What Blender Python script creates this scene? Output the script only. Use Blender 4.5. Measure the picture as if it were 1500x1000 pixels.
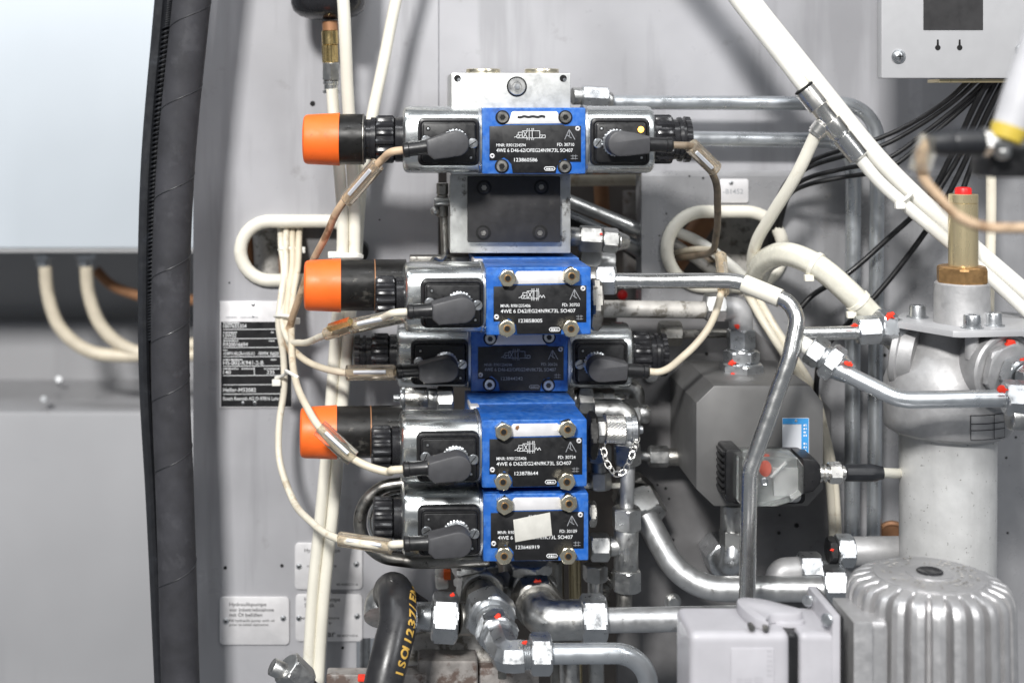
import bpy, bmesh, math, random
from mathutils import Vector as V, Matrix
random.seed(7)
PI = math.pi
for o in list(bpy.data.objects): bpy.data.objects.remove(o)
scene = bpy.context.scene
col = scene.collection

# ---------------------------------------------------------------- camera
# one working unit = 0.5 mm.  X right, Y away from the camera, Z up.
S = 0.0005
F, X0, Y0 = 2083.0, 600.0, 150.0        # focal length and eye position in working units
cam = bpy.data.cameras.new('camera'); camo = bpy.data.objects.new('camera', cam); col.objects.link(camo)
camo.location = (0, -F * S, 0); camo.rotation_euler = (math.radians(90), 0, 0)
cam.sensor_width = 36.0; cam.lens = F / 1500 * 36
cam.shift_x = (750 - X0) / 1500; cam.shift_y = -(500 - Y0) / 1500
cam.clip_start = 0.02; cam.clip_end = 50
cam.dof.use_dof = True; cam.dof.focus_distance = (F + 5) * S; cam.dof.aperture_fstop = 4.5
scene.camera = camo

# ---------------------------------------------------------------- light
w = bpy.data.worlds.new('World'); scene.world = w; w.use_nodes = True
bg = w.node_tree.nodes['Background']; bg.inputs[0].default_value = (0.86, 0.92, 1.0, 1); bg.inputs[1].default_value = 0.17
def lamp(name, loc, target, sx, sy, energy, c=(1, 1, 1)):
    l = bpy.data.lights.new(name, 'AREA'); l.shape = 'RECTANGLE'; l.size = sx; l.size_y = sy; l.energy = energy; l.color = c
    o = bpy.data.objects.new(name, l); col.objects.link(o); o.location = loc
    o.rotation_euler = (V(target) - V(loc)).to_track_quat('-Z', 'Y').to_euler()
    return o
lamp('ceiling_lamp_key', (-0.80, -2.9, 1.75), (0.05, 0.1, -0.2), 0.46, 0.34, 142, (1, 0.985, 0.96))
lamp('ceiling_lamp_front', (0.15, -1.05, 2.3), (0.15, 0.1, -0.2), 2.2, 0.22, 20, (0.97, 0.985, 1))
lamp('added_lamp_right', (1.7, -2.3, 1.6), (0.25, 0.1, -0.2), 0.35, 1.1, 28, (0.98, 0.99, 1))  # added strip out of view, for reflections and contrast on the metal
lamp('area_lamp_far', (-0.9, -0.1, 1.6), (-0.55, 0.6, -0.2), 0.6, 0.4, 7, (0.93, 0.97, 1))  # out-of-view lamp brightening the cabinet and rear wall at left
scene.view_settings.view_transform = 'Standard'; scene.view_settings.look = 'None'
scene.view_settings.gamma = 1; scene.view_settings.use_curve_mapping = False
scene.view_settings.exposure = 0.30
scene.render.engine = 'CYCLES'

# ---------------------------------------------------------------- materials
MATS = {}
def mat(name, c, rough=.5, metal=0., var=.1, vs=50, rvar=.15, dirt=0., dc=(.02, .018, .015), ds=40, dt=.6, speck=0., ss=900, st=.70,
        bump=0., bs=400, stretch=(1, 1, 1), trans=0., ior=1.45, emit=None, es=0., coat=0., spec=.5, streak=0., sks=22, skc=None, wear=0., wc=(.5, .5, .5)):
    m = bpy.data.materials.new(name); m.use_nodes = True; nt = m.node_tree; L = nt.links
    b = nt.nodes['Principled BSDF']
    def N(t, **k):
        n = nt.nodes.new(t)
        for a, v in k.items(): setattr(n, a, v)
        return n
    tc = N('ShaderNodeTexCoord'); mp = N('ShaderNodeMapping'); mp.inputs['Scale'].default_value = stretch
    L.new(tc.outputs['Object'], mp.inputs[0]); cur = [mp]
    def noise(sc, det=4, ro=.55):
        n = N('ShaderNodeTexNoise'); n.inputs['Scale'].default_value = sc; n.inputs['Detail'].default_value = det
        n.inputs['Roughness'].default_value = ro; L.new(cur[0].outputs[0], n.inputs[0]); return n.outputs[0]
    n1 = noise(vs)
    rp = N('ShaderNodeValToRGB'); rp.color_ramp.elements[0].position = .3; rp.color_ramp.elements[1].position = .7
    rp.color_ramp.elements[0].color = tuple(max(0, x * (1 - var)) for x in c) + (1,)
    rp.color_ramp.elements[1].color = tuple(min(1, x * (1 + var)) for x in c) + (1,)
    L.new(n1, rp.inputs[0]); out = rp.outputs[0]
    def over(out, mask_sc, th, amt, colr, det):
        n = noise(mask_sc, det, .65); r = N('ShaderNodeValToRGB')
        r.color_ramp.elements[0].position = th; r.color_ramp.elements[0].color = (0, 0, 0, 1)
        r.color_ramp.elements[1].position = min(1, th + .09); r.color_ramp.elements[1].color = (amt, amt, amt, 1)
        L.new(n, r.inputs[0]); mx = N('ShaderNodeMix', data_type='RGBA')
        L.new(r.outputs[0], mx.inputs[0]); L.new(out, mx.inputs[6]); mx.inputs[7].default_value = tuple(colr) + (1,)
        return mx.outputs[2]
    if dirt: out = over(out, ds, dt, dirt, dc, 6)
    if streak:
        mp2 = N('ShaderNodeMapping'); mp2.inputs['Scale'].default_value = (1, 1, .10); L.new(tc.outputs['Object'], mp2.inputs[0])
        cur[0] = mp2; out = over(out, sks, .50, streak, skc or tuple(x * .62 for x in c), 5); cur[0] = mp
    if wear:
        ge = N('ShaderNodeNewGeometry'); r = N('ShaderNodeValToRGB'); r.color_ramp.elements[0].position = .515; r.color_ramp.elements[1].position = .56
        r.color_ramp.elements[0].color = (0, 0, 0, 1); r.color_ramp.elements[1].color = (1, 1, 1, 1); L.new(ge.outputs['Pointiness'], r.inputs[0])
        r2 = N('ShaderNodeValToRGB'); r2.color_ramp.elements[0].position = .42; r2.color_ramp.elements[1].position = .62; L.new(noise(220, 4), r2.inputs[0])
        mu = N('ShaderNodeMath', operation='MULTIPLY'); L.new(r.outputs[0], mu.inputs[0]); L.new(r2.outputs[0], mu.inputs[1])
        mu2 = N('ShaderNodeMath', operation='MULTIPLY'); L.new(mu.outputs[0], mu2.inputs[0]); mu2.inputs[1].default_value = wear
        mx = N('ShaderNodeMix', data_type='RGBA'); L.new(mu2.outputs[0], mx.inputs[0]); L.new(out, mx.inputs[6]); mx.inputs[7].default_value = tuple(wc) + (1,); out = mx.outputs[2]
    if speck: out = over(out, ss, st, speck, dc, 2)
    L.new(out, b.inputs['Base Color'])
    if rvar:
        mr = N('ShaderNodeMapRange'); mr.inputs[3].default_value = max(.03, rough - rvar); mr.inputs[4].default_value = min(1, rough + rvar)
        mr.inputs[1].default_value = .3; mr.inputs[2].default_value = .7
        L.new(noise(vs * 2.3), mr.inputs[0]); L.new(mr.outputs[0], b.inputs['Roughness'])
    else: b.inputs['Roughness'].default_value = rough
    if bump:
        bp = N('ShaderNodeBump'); bp.inputs['Strength'].default_value = bump; bp.inputs['Distance'].default_value = .00016
        L.new(noise(bs, 3), bp.inputs['Height']); L.new(bp.outputs[0], b.inputs['Normal'])
    b.inputs['Metallic'].default_value = metal; b.inputs['IOR'].default_value = ior
    b.inputs['Transmission Weight'].default_value = trans; b.inputs['Coat Weight'].default_value = coat
    b.inputs['Specular IOR Level'].default_value = spec
    if emit: b.inputs['Emission Color'].default_value = emit + (1,); b.inputs['Emission Strength'].default_value = es
    MATS[name] = m; return m
mat('wall_paint', (.365, .364, .382), .36, 0, .12, 8, .12, dirt=.6, ds=26, dt=.62, dc=(.24, .235, .235), speck=.75, ss=330, st=.715, bump=.15, bs=900, streak=.45, sks=16)
mat('wall_right', (.315, .315, .326), .32, .25, .10, 30, .1, streak=.35, sks=20, dirt=.35, ds=20, dt=.62, dc=(.2, .2, .2), speck=.6, ss=500, st=.72, bump=.2, bs=900)
mat('shade_bracket_grey', (.145, .142, .144), .5, .2, .18, 30, .1, dirt=.6, ds=70, dt=.63, dc=(.02, .02, .02), speck=.7, ss=260, st=.74, bump=.15)  # lower wall's shade put into the colour; inner bracket uses it too
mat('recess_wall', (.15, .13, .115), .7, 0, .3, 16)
mat('back_grey', (.40, .40, .405), .6, 0, .06, 6)
mat('back_light', (.36, .36, .372), .4, 0, .10, 2.5, streak=.35, sks=4, dirt=.4, ds=5, dt=.6, dc=(.25, .25, .25))
mat('cabinet_white', (.54, .585, .63), .42, 0, .10, 1.6, streak=.18, sks=3)
mat('zinc', (.53, .545, .56), .34, .95, .12, 70, .12, dirt=.65, ds=150, dt=.615, dc=(.11, .105, .095), bump=.08, bs=500)
mat('zinc_dull', (.50, .50, .49), .38, 1, .2, 80, .12, dirt=.6, ds=190, dt=.61, dc=(.09, .085, .075), bump=.2, bs=500)
mat('zinc_dark', (.30, .29, .27), .42, 1, .25, 80, .12, dirt=.8, ds=150, dt=.56, dc=(.05, .045, .04), bump=.2, bs=400)
mat('steel_housing', (.62, .64, .64), .27, .95, .1, 40, .08, dirt=.5, ds=45, dt=.66, dc=(.16, .17, .16), stretch=(.5, 1, 1.6))
mat('chrome', (.66, .66, .648), .25, .97, .08, 60, .06, dirt=.4, ds=60, dt=.7, dc=(.2, .19, .17))
mat('nickel', (.80, .78, .74), .28, 1, .06, 60, .06)
mat('pipe_zinc', (.52, .545, .57), .32, .8, .10, 40, .10, dirt=.4, ds=130, dt=.65, dc=(.12, .12, .12), speck=.6, ss=300, st=.73)
mat('pipe_dull', (.49, .495, .50), .40, .8, .16, 70, .12, dirt=.65, ds=110, dt=.615, dc=(.12, .11, .10), speck=.5, ss=500, st=.7)
mat('pipe_dirty', (.50, .48, .45), .55, .2, .2, 80, .1, dirt=.85, ds=110, dt=.52, dc=(.16, .145, .12), bump=.4, bs=300)
mat('cast_alu', (.42, .417, .42), .52, .45, .10, 120, .1, dirt=.5, ds=40, dt=.62, dc=(.25, .25, .25), speck=.4, ss=700, st=.66, bump=.5, bs=700)
mat('bowl_paint', (.58, .58, .575), .45, .15, .10, 60, .1, streak=.2, sks=30, speck=.8, ss=300, st=.655, dc=(.13, .12, .11), bump=.25, bs=600)
mat('manifold', (.50, .505, .49), .42, .6, .14, 90, .1, dirt=.85, ds=85, dt=.60, dc=(.07, .06, .05), speck=.7, ss=420, st=.68, bump=.25, bs=500)
mat('manifold_clean', (.52, .525, .515), .42, .6, .12, 70, .1, dirt=.5, ds=60, dt=.66, dc=(.12, .11, .10), speck=.5, ss=420, st=.72, bump=.2, bs=500)
mat('machined', (.175, .173, .171), .50, .55, .08, 25, .06, bump=.12, bs=900, speck=.3, ss=300, st=.74, dc=(.3, .3, .3))
mat('blue_paint', (.014, .105, .42), .40, 0, .24, 45, .12, dirt=.7, ds=90, dt=.56, dc=(.007, .045, .19), bump=.22, bs=700, coat=.15, wear=.6, wc=(.10, .24, .55), speck=.55, ss=240, st=.70)
mat('black_plastic', (.012, .012, .013), .36, 0, .3, 120, .1, dirt=.25, ds=90, dt=.64, dc=(.06, .06, .06), bump=.08)
mat('black_satin', (.016, .016, .018), .25, 0, .3, 80, .08)
mat('plug_grey', (.052, .052, .056), .5, 0, .12, 120, .08, bump=.15, bs=900)
mat('black_scratched', (.014, .0135, .013), .36, .3, .35, 90, .12, dirt=.7, ds=160, dt=.60, dc=(.10, .095, .085), bump=.15, stretch=(.6, 1, 1))
mat('black_anodised', (.034, .033, .034), .48, .3, .18, 60, .1, dirt=.35, ds=70, dt=.62, dc=(.09, .085, .08))
mat('plate_black', (.010, .010, .011), .42, 0, .35, 90, .1, dirt=.4, ds=120, dt=.66, dc=(.075, .072, .07), speck=.5, ss=600, st=.73)
mat('plate_dusty', (.030, .028, .026), .6, 0, .3, 90, .1, dirt=.5, ds=110, dt=.60, dc=(.05, .05, .05))
mat('tag_silver', (.66, .65, .66), .42, .25, .06, 60, .1, dirt=.5, ds=100, dt=.68, dc=(.3, .29, .28))
mat('paper', (.55, .54, .50), .8, 0, .08, 120, dirt=.6, ds=90, dt=.62, dc=(.3, .29, .27))
mat('ink_white', (.72, .73, .74), .6, 0, .12, 300)
mat('ink_grey', (.30, .31, .33), .6, 0, .2, 300)
mat('ink_black', (.02, .02, .022), .6)
mat('orange_cap', (.90, .145, .018), .48, 0, .08, 40, .10, dirt=.45, ds=60, dt=.64, dc=(.42, .055, .012), speck=.6, ss=260, st=.69, bump=.15)
mat('white_tube', (.80, .77, .67), .36, 0, .05, 30, .06, dirt=.5, ds=40, dt=.62, dc=(.52, .43, .29), speck=.8, ss=170, st=.735)
mat('tube_bright', (.80, .785, .73), .32, 0, .04, 30, .05, dirt=.35, ds=40, dt=.64, dc=(.56, .5, .4), speck=.6, ss=170, st=.75)
mat('cable_cream', (.62, .55, .43), .48, 0, .1, 70, .1, dirt=.55, ds=60, dt=.58, dc=(.34, .22, .11), speck=.5, ss=200, st=.75)
mat('cable_pale', (.70, .65, .54), .45, 0, .08, 60, .1, dirt=.6, ds=70, dt=.57, dc=(.42, .32, .2), speck=.5, ss=220, st=.76)
mat('cable_brown', (.54, .39, .26), .5, 0, .2, 70, .1, dirt=.7, ds=50, dt=.52, dc=(.15, .075, .03))
mat('cable_grimy', (.20, .155, .11), .5, 0, .25, 90, .1, dirt=.7, ds=50, dt=.52, dc=(.09, .06, .035))
mat('trim_cream', (.74, .71, .62), .5, 0, .05, 60, .1, dirt=.4, ds=60, dt=.64, dc=(.45, .36, .25), bump=.3, bs=260)
mat('bundle_wrap', (.66, .64, .55), .25, 0, .1, 90, .1, coat=.3, dirt=.3, ds=80, dt=.62, dc=(.4, .36, .26))
mat('black_cable', (.008, .008, .009), .42, 0, .2, 60)
mat('rubber', (.016, .017, .02), .42, 0, .25, 60, .12, dirt=.5, ds=60, dt=.6, dc=(.045, .05, .06), bump=.3, bs=300)
mat('fabric_hose', (.030, .030, .035), .75, 0, .3, 40, .1, dirt=.5, ds=50, dt=.56, dc=(.055, .055, .062), speck=.7, ss=420, st=.735, bump=.6, bs=1500)
mat('hose_rubber', (.022, .022, .024), .34, 0, .25, 50, .1, dirt=.5, ds=60, dt=.6, dc=(.06, .06, .06), bump=.2, bs=600)
mat('ink_yellow', (.55, .34, .07), .6, 0, .2, 200)
mat('brass', (.62, .47, .22), .24, 1, .12, 60, .1, dirt=.4, ds=60, dt=.62, dc=(.25, .18, .09))
mat('brass_pale', (.84, .77, .60), .30, 1, .08, 60, .08)
mat('brass_antique', (.62, .52, .32), .30, .7, .1, 60, .08, stretch=(1, 1, .2))
mat('bronze', (.42, .25, .11), .42, .8, .25, 120, .1, dirt=.5, ds=90, dt=.58, dc=(.16, .09, .04), bump=.3)
mat('red_paint', (.80, .045, .02), .45, 0, .1, 200)
mat('red_plastic', (.72, .02, .02), .4)
mat('clear_plastic', (.93, .89, .80), .16, 0, .05, 60, .1, trans=.93, ior=1.18)
mat('clear_grimy', (.84, .75, .62), .18, 0, .12, 80, .1, trans=.85, ior=1.18, dirt=.5, ds=90, dt=.60, dc=(.32, .2, .08))
mat('clear_case', (.90, .93, .90), .10, 0, .03, 60, .06, trans=.95, ior=1.2)
mat('grey_plastic', (.42, .412, .437), .42, 0, .06, 40, .08, dirt=.3, ds=50, dt=.62, dc=(.3, .29, .29), speck=.45, ss=300, st=.76, bump=.1, bs=900)
mat('grey_sheet', (.41, .41, .42), .45, .1, .03, 60, .06, bump=.15, bs=1200)
mat('silver_cast', (.53, .525, .53), .42, .7, .08, 70, .1, speck=.4, ss=300, st=.70, dc=(.2, .2, .2), bump=.5, bs=700)
mat('rusty_cast', (.30, .28, .265), .65, .3, .3, 90, .1, dirt=.85, ds=60, dt=.52, dc=(.11, .07, .055), bump=.9, bs=220)
mat('label_blue', (.045, .28, .62), .5)
mat('label_white', (.64, .66, .70), .5, .1, .04, 60)
mat('plate_ink', (.008, .008, .009), .45, 0, .3, 90)
mat('led_amber', (.9, .4, .05), .4, emit=(1, .42, .05), es=6)
mat('led_red', (.75, .16, .10), .4, emit=(1, .10, .06), es=.12)
mat('hole_dark', (.006, .006, .006), .8)
mat('yellow_band', (.55, .41, .06), .5)
mat('sensor_white', (.50, .50, .52), .35)
mat('copper_brown', (.30, .15, .075), .5, .3, .2, 60)

# ---------------------------------------------------------------- geometry helpers (all in working units)
def K(Y): return (F + Y) / F
def P(px, py, Y=0.0):
    k = K(Y); return V(((px - X0) * k, Y, (Y0 - py) * k))
def PP(l): return [P(*p) for p in l]
def frame(d):
    d = d.normalized(); a = V((0, 0, 1)) if abs(d.z) < .9 else V((0, 1, 0))
    u = (a - d * a.dot(d)).normalized(); v = d.cross(u); return d, u, v
def catmull(pts, k=8):
    n = len(pts)
    if n == 2: return [pts[0].lerp(pts[1], i / k) for i in range(k + 1)]
    out = []
    for i in range(n - 1):
        p0 = pts[i - 1] if i else pts[0] * 2 - pts[1]; p1 = pts[i]; p2 = pts[i + 1]; p3 = pts[i + 2] if i + 2 < n else pts[-1] * 2 - pts[-2]
        # centripetal-ish tangents keep long straights straight
        d1 = max((p2 - p1).length, 1e-6); d0 = max((p1 - p0).length, 1e-6); d2 = max((p3 - p2).length, 1e-6)
        m1 = ((p1 - p0) / d0 * d1 + (p2 - p1) / d1 * d0) / (d0 + d1) * d1
        m2 = ((p2 - p1) / d1 * d2 + (p3 - p2) / d2 * d1) / (d1 + d2) * d1
        for j in range(k):
            t = j / k; t2 = t * t; t3 = t2 * t
            out.append(p1 * (2 * t3 - 3 * t2 + 1) + m1 * (t3 - 2 * t2 + t) + p2 * (-2 * t3 + 3 * t2) + m2 * (t3 - t2))
    out.append(pts[-1].copy()); return out
def fillet(pts, rad, k=8):
    """polyline with rounded bends (bent pipes)"""
    out = [pts[0]]
    for i in range(1, len(pts) - 1):
        a, b, c = pts[i - 1], pts[i], pts[i + 1]; r = rad[i - 1] if isinstance(rad, (list, tuple)) else rad
        u = (a - b).normalized(); v = (c - b).normalized(); h = math.acos(max(-1, min(1, u.dot(v)))) / 2
        if h > 1.55: out.append(b); continue
        t = min(r / math.tan(h), (a - b).length * .48, (c - b).length * .48); q = t * math.tan(h)
        ctr = b + (u + v).normalized() * (q / math.sin(h)); s = b + u * t - ctr; e = b + v * t - ctr
        ang = s.angle(e)
        for j in range(k + 1):
            f = j / k; out.append(ctr + (s * math.sin((1 - f) * ang) + e * math.sin(f * ang)) / math.sin(ang))
    out.append(pts[-1]); return out
def rrect(x0, x1, z0, z1, r, n=4):
    pts = []
    for cx, cz, a in ((x1 - r, z1 - r, 0), (x0 + r, z1 - r, 90), (x0 + r, z0 + r, 180), (x1 - r, z0 + r, 270)):
        for i in range(n + 1):
            t = math.radians(a + 90 * i / n); pts.append((cx + r * math.cos(t), cz + r * math.sin(t)))
    return pts      # counter-clockwise seen from the camera (x right, z up)
def circ(cx, cz, r, n=24): return [(cx + r * math.cos(2 * PI * i / n), cz + r * math.sin(2 * PI * i / n)) for i in range(n)]
def offs(poly, d):
    n = len(poly); out = []
    for i in range(n):
        a = V(poly[i - 1]); b = V(poly[i]); c = V(poly[(i + 1) % n])
        e1 = (b - a); e2 = (c - b)
        e1 = e1.normalized() if e1.length > 1e-6 else e2.normalized(); e2 = e2.normalized() if e2.length > 1e-6 else e1
        n1 = V((-e1.y, e1.x)); n2 = V((-e2.y, e2.x)); m = n1 + n2; l = m.length
        m = m / l if l > 1e-6 else n1; k = 1 / max(.5, m.dot(n1)); out.append(tuple(b + m * d * k))
    return out
TEXT = {}
def text_mesh(s, off=.005):
    key = (s, off)
    if key not in TEXT:
        c = bpy.data.curves.new('t', 'FONT'); c.body = s; c.size = 1; c.resolution_u = 3; c.offset = off
        o = bpy.data.objects.new('t', c); col.objects.link(o)
        me = bpy.data.meshes.new_from_object(o.evaluated_get(bpy.context.evaluated_depsgraph_get()))
        vs = [tuple(v.co) for v in me.vertices]; fs = [tuple(p.vertices) for p in me.polygons]
        bpy.data.objects.remove(o); bpy.data.curves.remove(c); bpy.data.meshes.remove(me)
        TEXT[key] = (vs, fs)
    return TEXT[key]

def refine(vs, fs, cuts=2):
    bm = bmesh.new(); bv = [bm.verts.new(p) for p in vs]
    for f in fs:
        try: bm.faces.new([bv[i] for i in f])
        except ValueError: pass
    bmesh.ops.triangulate(bm, faces=bm.faces[:]); bmesh.ops.subdivide_edges(bm, edges=bm.edges[:], cuts=cuts, use_grid_fill=True); bm.verts.index_update()
    out = [tuple(v.co) for v in bm.verts], [tuple(v.index for v in f.verts) for f in bm.faces]; bm.free(); return out
class B:
    """collects shapes, linked later as ONE mesh"""
    def __init__(self, M=None): self.v = []; self.f = []; self.M = M; self.sharp = 9
    def add(self, vs, fs):
        n = len(self.v); M = self.M
        self.v += [(M @ V(p)) if M else V(p) for p in vs]
        self.f += [tuple(i + n for i in f) for f in fs]; return self
    def loft(self, rings, c0=True, c1=True, close=True):
        n = len(rings[0]); vs = [p for r in rings for p in r]; fs = []
        for i in range(len(rings) - 1):
            for j in range(n if close else n - 1):
                a = i * n + j; b = i * n + (j + 1) % n; fs.append((a, b, b + n, a + n))
        if c0: fs.append(tuple(range(n - 1, -1, -1)))
        if c1: fs.append(tuple((len(rings) - 1) * n + j for j in range(n)))
        return self.add(vs, fs)
    def lathe(self, p0, d, prof, n=28, mod=None, up=None, c0=True, c1=True):
        d, u, v = frame(d)
        if up is not None:
            u = (V(up) - d * V(up).dot(d)).normalized(); v = d.cross(u)
        rings = []
        for t, r in prof:
            ring = []
            for j in range(n):
                a = 2 * PI * j / n; rr = mod(a, t, r) if mod else r
                ring.append(p0 + d * t + u * (rr * math.cos(a)) + v * (rr * math.sin(a)))
            rings.append(ring)
        return self.loft(rings, c0, c1)
    def cyl(self, a, b, r, r1=None, bev=0., n=24, c0=True, c1=True):
        r1 = r if r1 is None else r1; L = (b - a).length
        pr = [(0, r), (L, r1)] if not bev else [(0, r - bev), (bev * .35, r - bev * .35), (bev, r), (L - bev, r1), (L - bev * .35, r1 - bev * .35), (L, r1 - bev)]
        return self.lathe(a, b - a, pr, n, None, None, c0, c1)
    def hollow(self, a, b, ro, ri, n=20, sq=1.0):
        L = (b - a).length
        d, u, v = frame(b - a)
        rings = []
        for t, r in ((0, ri), (0, ro), (L, ro), (L, ri), (0, ri)):
            rings.append([a + d * t + u * (r * math.cos(2 * PI * j / n)) + v * (r * sq * math.sin(2 * PI * j / n)) for j in range(n)])
        return self.loft(rings, False, False)
    def hexn(self, a, b, af, rot=0., ch=.16, n=36, sides=6):
        self.sharp = .3; d, u, v = frame(b - a); L = (b - a).length; w = PI / sides; ri = af / 2; rc = ri / math.cos(w); c = min(ch * af * .5, L * .3)
        def ring(t, lim):
            out = []
            for j in range(n):
                th = 2 * PI * j / n; q = (th + w) % (2 * w) - w; r = min(ri / math.cos(q), lim); th += rot
                out.append(a + d * t + u * (r * math.cos(th)) + v * (r * math.sin(th)))
            return out
        k = rc - ri
        return self.loft([ring(0, ri * .93), ring(c * .12, ri * .985), ring(c * .45, ri + k * .4), ring(c, rc), ring(L - c, rc), ring(L - c * .45, ri + k * .4), ring(L - c * .12, ri * .985), ring(L, ri * .93)])
    def tube(self, pts, r, n=14, k=8, smooth=True, c0=True, c1=True, mod=None):
        p = catmull(pts, k) if smooth else pts
        q = [p[0]]
        for x in p[1:]:
            if (x - q[-1]).length > 1e-4: q.append(x)
        p = q; m = len(p); rings = []; T0 = (p[1] - p[0]).normalized(); _, u, _ = frame(T0)
        for i in range(m):
            T = ((p[min(i + 1, m - 1)] - p[max(i - 1, 0)])).normalized()
            u = (u - T * u.dot(T)).normalized(); v = T.cross(u); rr = r(i / (m - 1)) if callable(r) else r
            rings.append([p[i] + (u * math.cos(2 * PI * j / n) + v * math.sin(2 * PI * j / n)) * (rr * (mod(i, j) if mod else 1)) for j in range(n)])
        return self.loft(rings, c0, c1)
    def box(self, x0, x1, y0, y1, z0, z1, bev=1.5, seg=2):
        bm = bmesh.new(); bmesh.ops.create_cube(bm, size=1)
        for vv in bm.verts: vv.co = V(((x0 + x1) / 2 + vv.co.x * (x1 - x0), (y0 + y1) / 2 + vv.co.y * (y1 - y0), (z0 + z1) / 2 + vv.co.z * (z1 - z0)))
        if bev: bmesh.ops.bevel(bm, geom=bm.edges[:], offset=bev, segments=seg, profile=.6, affect='EDGES')
        bm.verts.index_update(); self.add([v.co.copy() for v in bm.verts], [tuple(v.index for v in f.verts) for f in bm.faces]); bm.free(); return self
    def plate(self, poly, y0, y1, bev=0.):
        """outline in x,z; front face at y0 (nearer the camera), back at y1"""
        R = []
        if bev:
            R.append([(x, y0, z) for x, z in offs(poly, bev)]); R.append([(x, y0 + bev * .3, z) for x, z in offs(poly, bev * .3)]); R.append([(x, y0 + bev, z) for x, z in poly])
        else: R.append([(x, y0, z) for x, z in poly])
        R.append([(x, y1, z) for x, z in poly])
        n = len(poly); vs = [p for r in R for p in r]; fs = [tuple(range(n))]
        for i in range(len(R) - 1):
            for j in range(n):
                a = i * n + j; b = i * n + (j + 1) % n; fs.append((b, a, a + n, b + n))
        fs.append(tuple((len(R) - 1) * n + j for j in range(n - 1, -1, -1)))
        return self.add(vs, fs)
    def slab(self, poly, z0, z1, bev=0.):
        """outline in x,y (seen from above); from z0 up to z1"""
        M = self.M; R = Matrix(((1, 0, 0, 0), (0, 0, 1, 0), (0, -1, 0, 0), (0, 0, 0, 1)))   # (x,y,z)->(x,z,-y)
        self.M = (M @ R) if M else R; self.plate(poly, -z1, -z0, bev); self.M = M; return self
    def text(self, s, x, z, h, y, wid=None, ang=0., align='l'):
        vs, fs = text_mesh(s)
        if not vs: return self
        sz = h / .70; xs = [p[0] for p in vs]; w0 = (max(xs) - min(xs)) * sz; sx = (wid / w0) if wid else 1.0
        off = -min(xs) * sz * sx
        if align == 'r': off -= w0 * sx
        if align == 'c': off -= w0 * sx / 2
        ca, sa = math.cos(ang), math.sin(ang); out = []
        for p in vs:
            a = p[0] * sz * sx + off; b = p[1] * sz; out.append((x + a * ca - b * sa, y, z + a * sa + b * ca))
        return self.add(out, fs)
    def lines(self, segs, y, w=.7):
        for (x0, z0, x1, z1) in segs:
            d = V((x1 - x0, z1 - z0)); 
            if d.length < 1e-6: continue
            d.normalize(); n = V((-d.y, d.x)) * w / 2
            self.add([(x0 - n.x, y, z0 - n.y), (x1 - n.x, y, z1 - n.y), (x1 + n.x, y, z1 + n.y), (x0 + n.x, y, z0 + n.y)], [(0, 1, 2, 3)])
        return self
    def bars(self, x, z, w, h, y, seed=1):
        rr = random.Random(seed); q = x
        while q < x + w:
            l = rr.uniform(.5, 1.3) * h; self.add([(q, y, z), (min(q + l, x + w), y, z), (min(q + l, x + w), y, z + h * rr.uniform(.7, 1)), (q, y, z + h * rr.uniform(.7, 1))], [(0, 1, 2, 3)]); q += l + h * .4
        return self
    def sphere(self, c, r, n=16, m=10, sc=(1, 1, 1)):
        vs = []; fs = []
        for i in range(m + 1):
            a = PI * i / m
            for j in range(n):
                b = 2 * PI * j / n; vs.append((c[0] + r * sc[0] * math.sin(a) * math.cos(b), c[1] + r * sc[1] * math.sin(a) * math.sin(b), c[2] + r * sc[2] * math.cos(a)))
        for i in range(m):
            for j in range(n): a = i * n + j; b = i * n + (j + 1) % n; fs.append((a, a + n, b + n, b))
        return self.add(vs, fs)
    def torus(self, c, R, r, M3, n=16, m=8, sx=1.0):
        vs = []; fs = []
        for i in range(n):
            a = 2 * PI * i / n
            for j in range(m):
                b = 2 * PI * j / m; p = V(((R + r * math.cos(b)) * math.cos(a) * sx, (R + r * math.cos(b)) * math.sin(a), r * math.sin(b))); vs.append(c + M3 @ p)
        for i in range(n):
            for j in range(m): fs.append((i * m + j, ((i + 1) % n) * m + j, ((i + 1) % n) * m + (j + 1) % m, i * m + (j + 1) % m))
        return self.add(vs, fs)

def mesh_of(name, b, org, sharp=.55):
    sharp = min(sharp, b.sharp)
    me = bpy.data.meshes.new(name)
    me.from_pydata([tuple((p - org) * S) for p in b.v], [], b.f)
    bm = bmesh.new(); bm.from_mesh(me)
    bmesh.ops.remove_doubles(bm, verts=bm.verts, dist=1e-7)
    bmesh.ops.recalc_face_normals(bm, faces=bm.faces) if len(bm.faces) < 60000 else None
    for f in bm.faces: f.smooth = True
    for e in bm.edges:
        if len(e.link_faces) == 2:
            if e.calc_face_angle(0) > sharp: e.smooth = False
    bm.to_mesh(me); bm.free(); return me
def flat_mesh(name, b, org):
    me = bpy.data.meshes.new(name); me.from_pydata([tuple((p - org) * S) for p in b.v], [], b.f); return me
class T:
    """a thing: an Empty at its base that parents its parts"""
    def __init__(self, name, label, cat, org, group=None, kind=None):
        self.org = V(org); self.o = bpy.data.objects.new(name, None); col.objects.link(self.o); self.o.location = self.org * S
        self.o.empty_display_size = .01
        self.o['label'] = label; self.o['category'] = cat
        if group: self.o['group'] = group
    def part(self, name, b, m, parent=None, label=None, flat=False, sharp=.55):
        me = flat_mesh(name, b, self.org) if flat else mesh_of(name, b, self.org, sharp)
        o = bpy.data.objects.new(name, me); col.objects.link(o); o.parent = parent or self.o
        me.materials.append(MATS[m])
        if label: o['label'] = label
        return o
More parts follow.
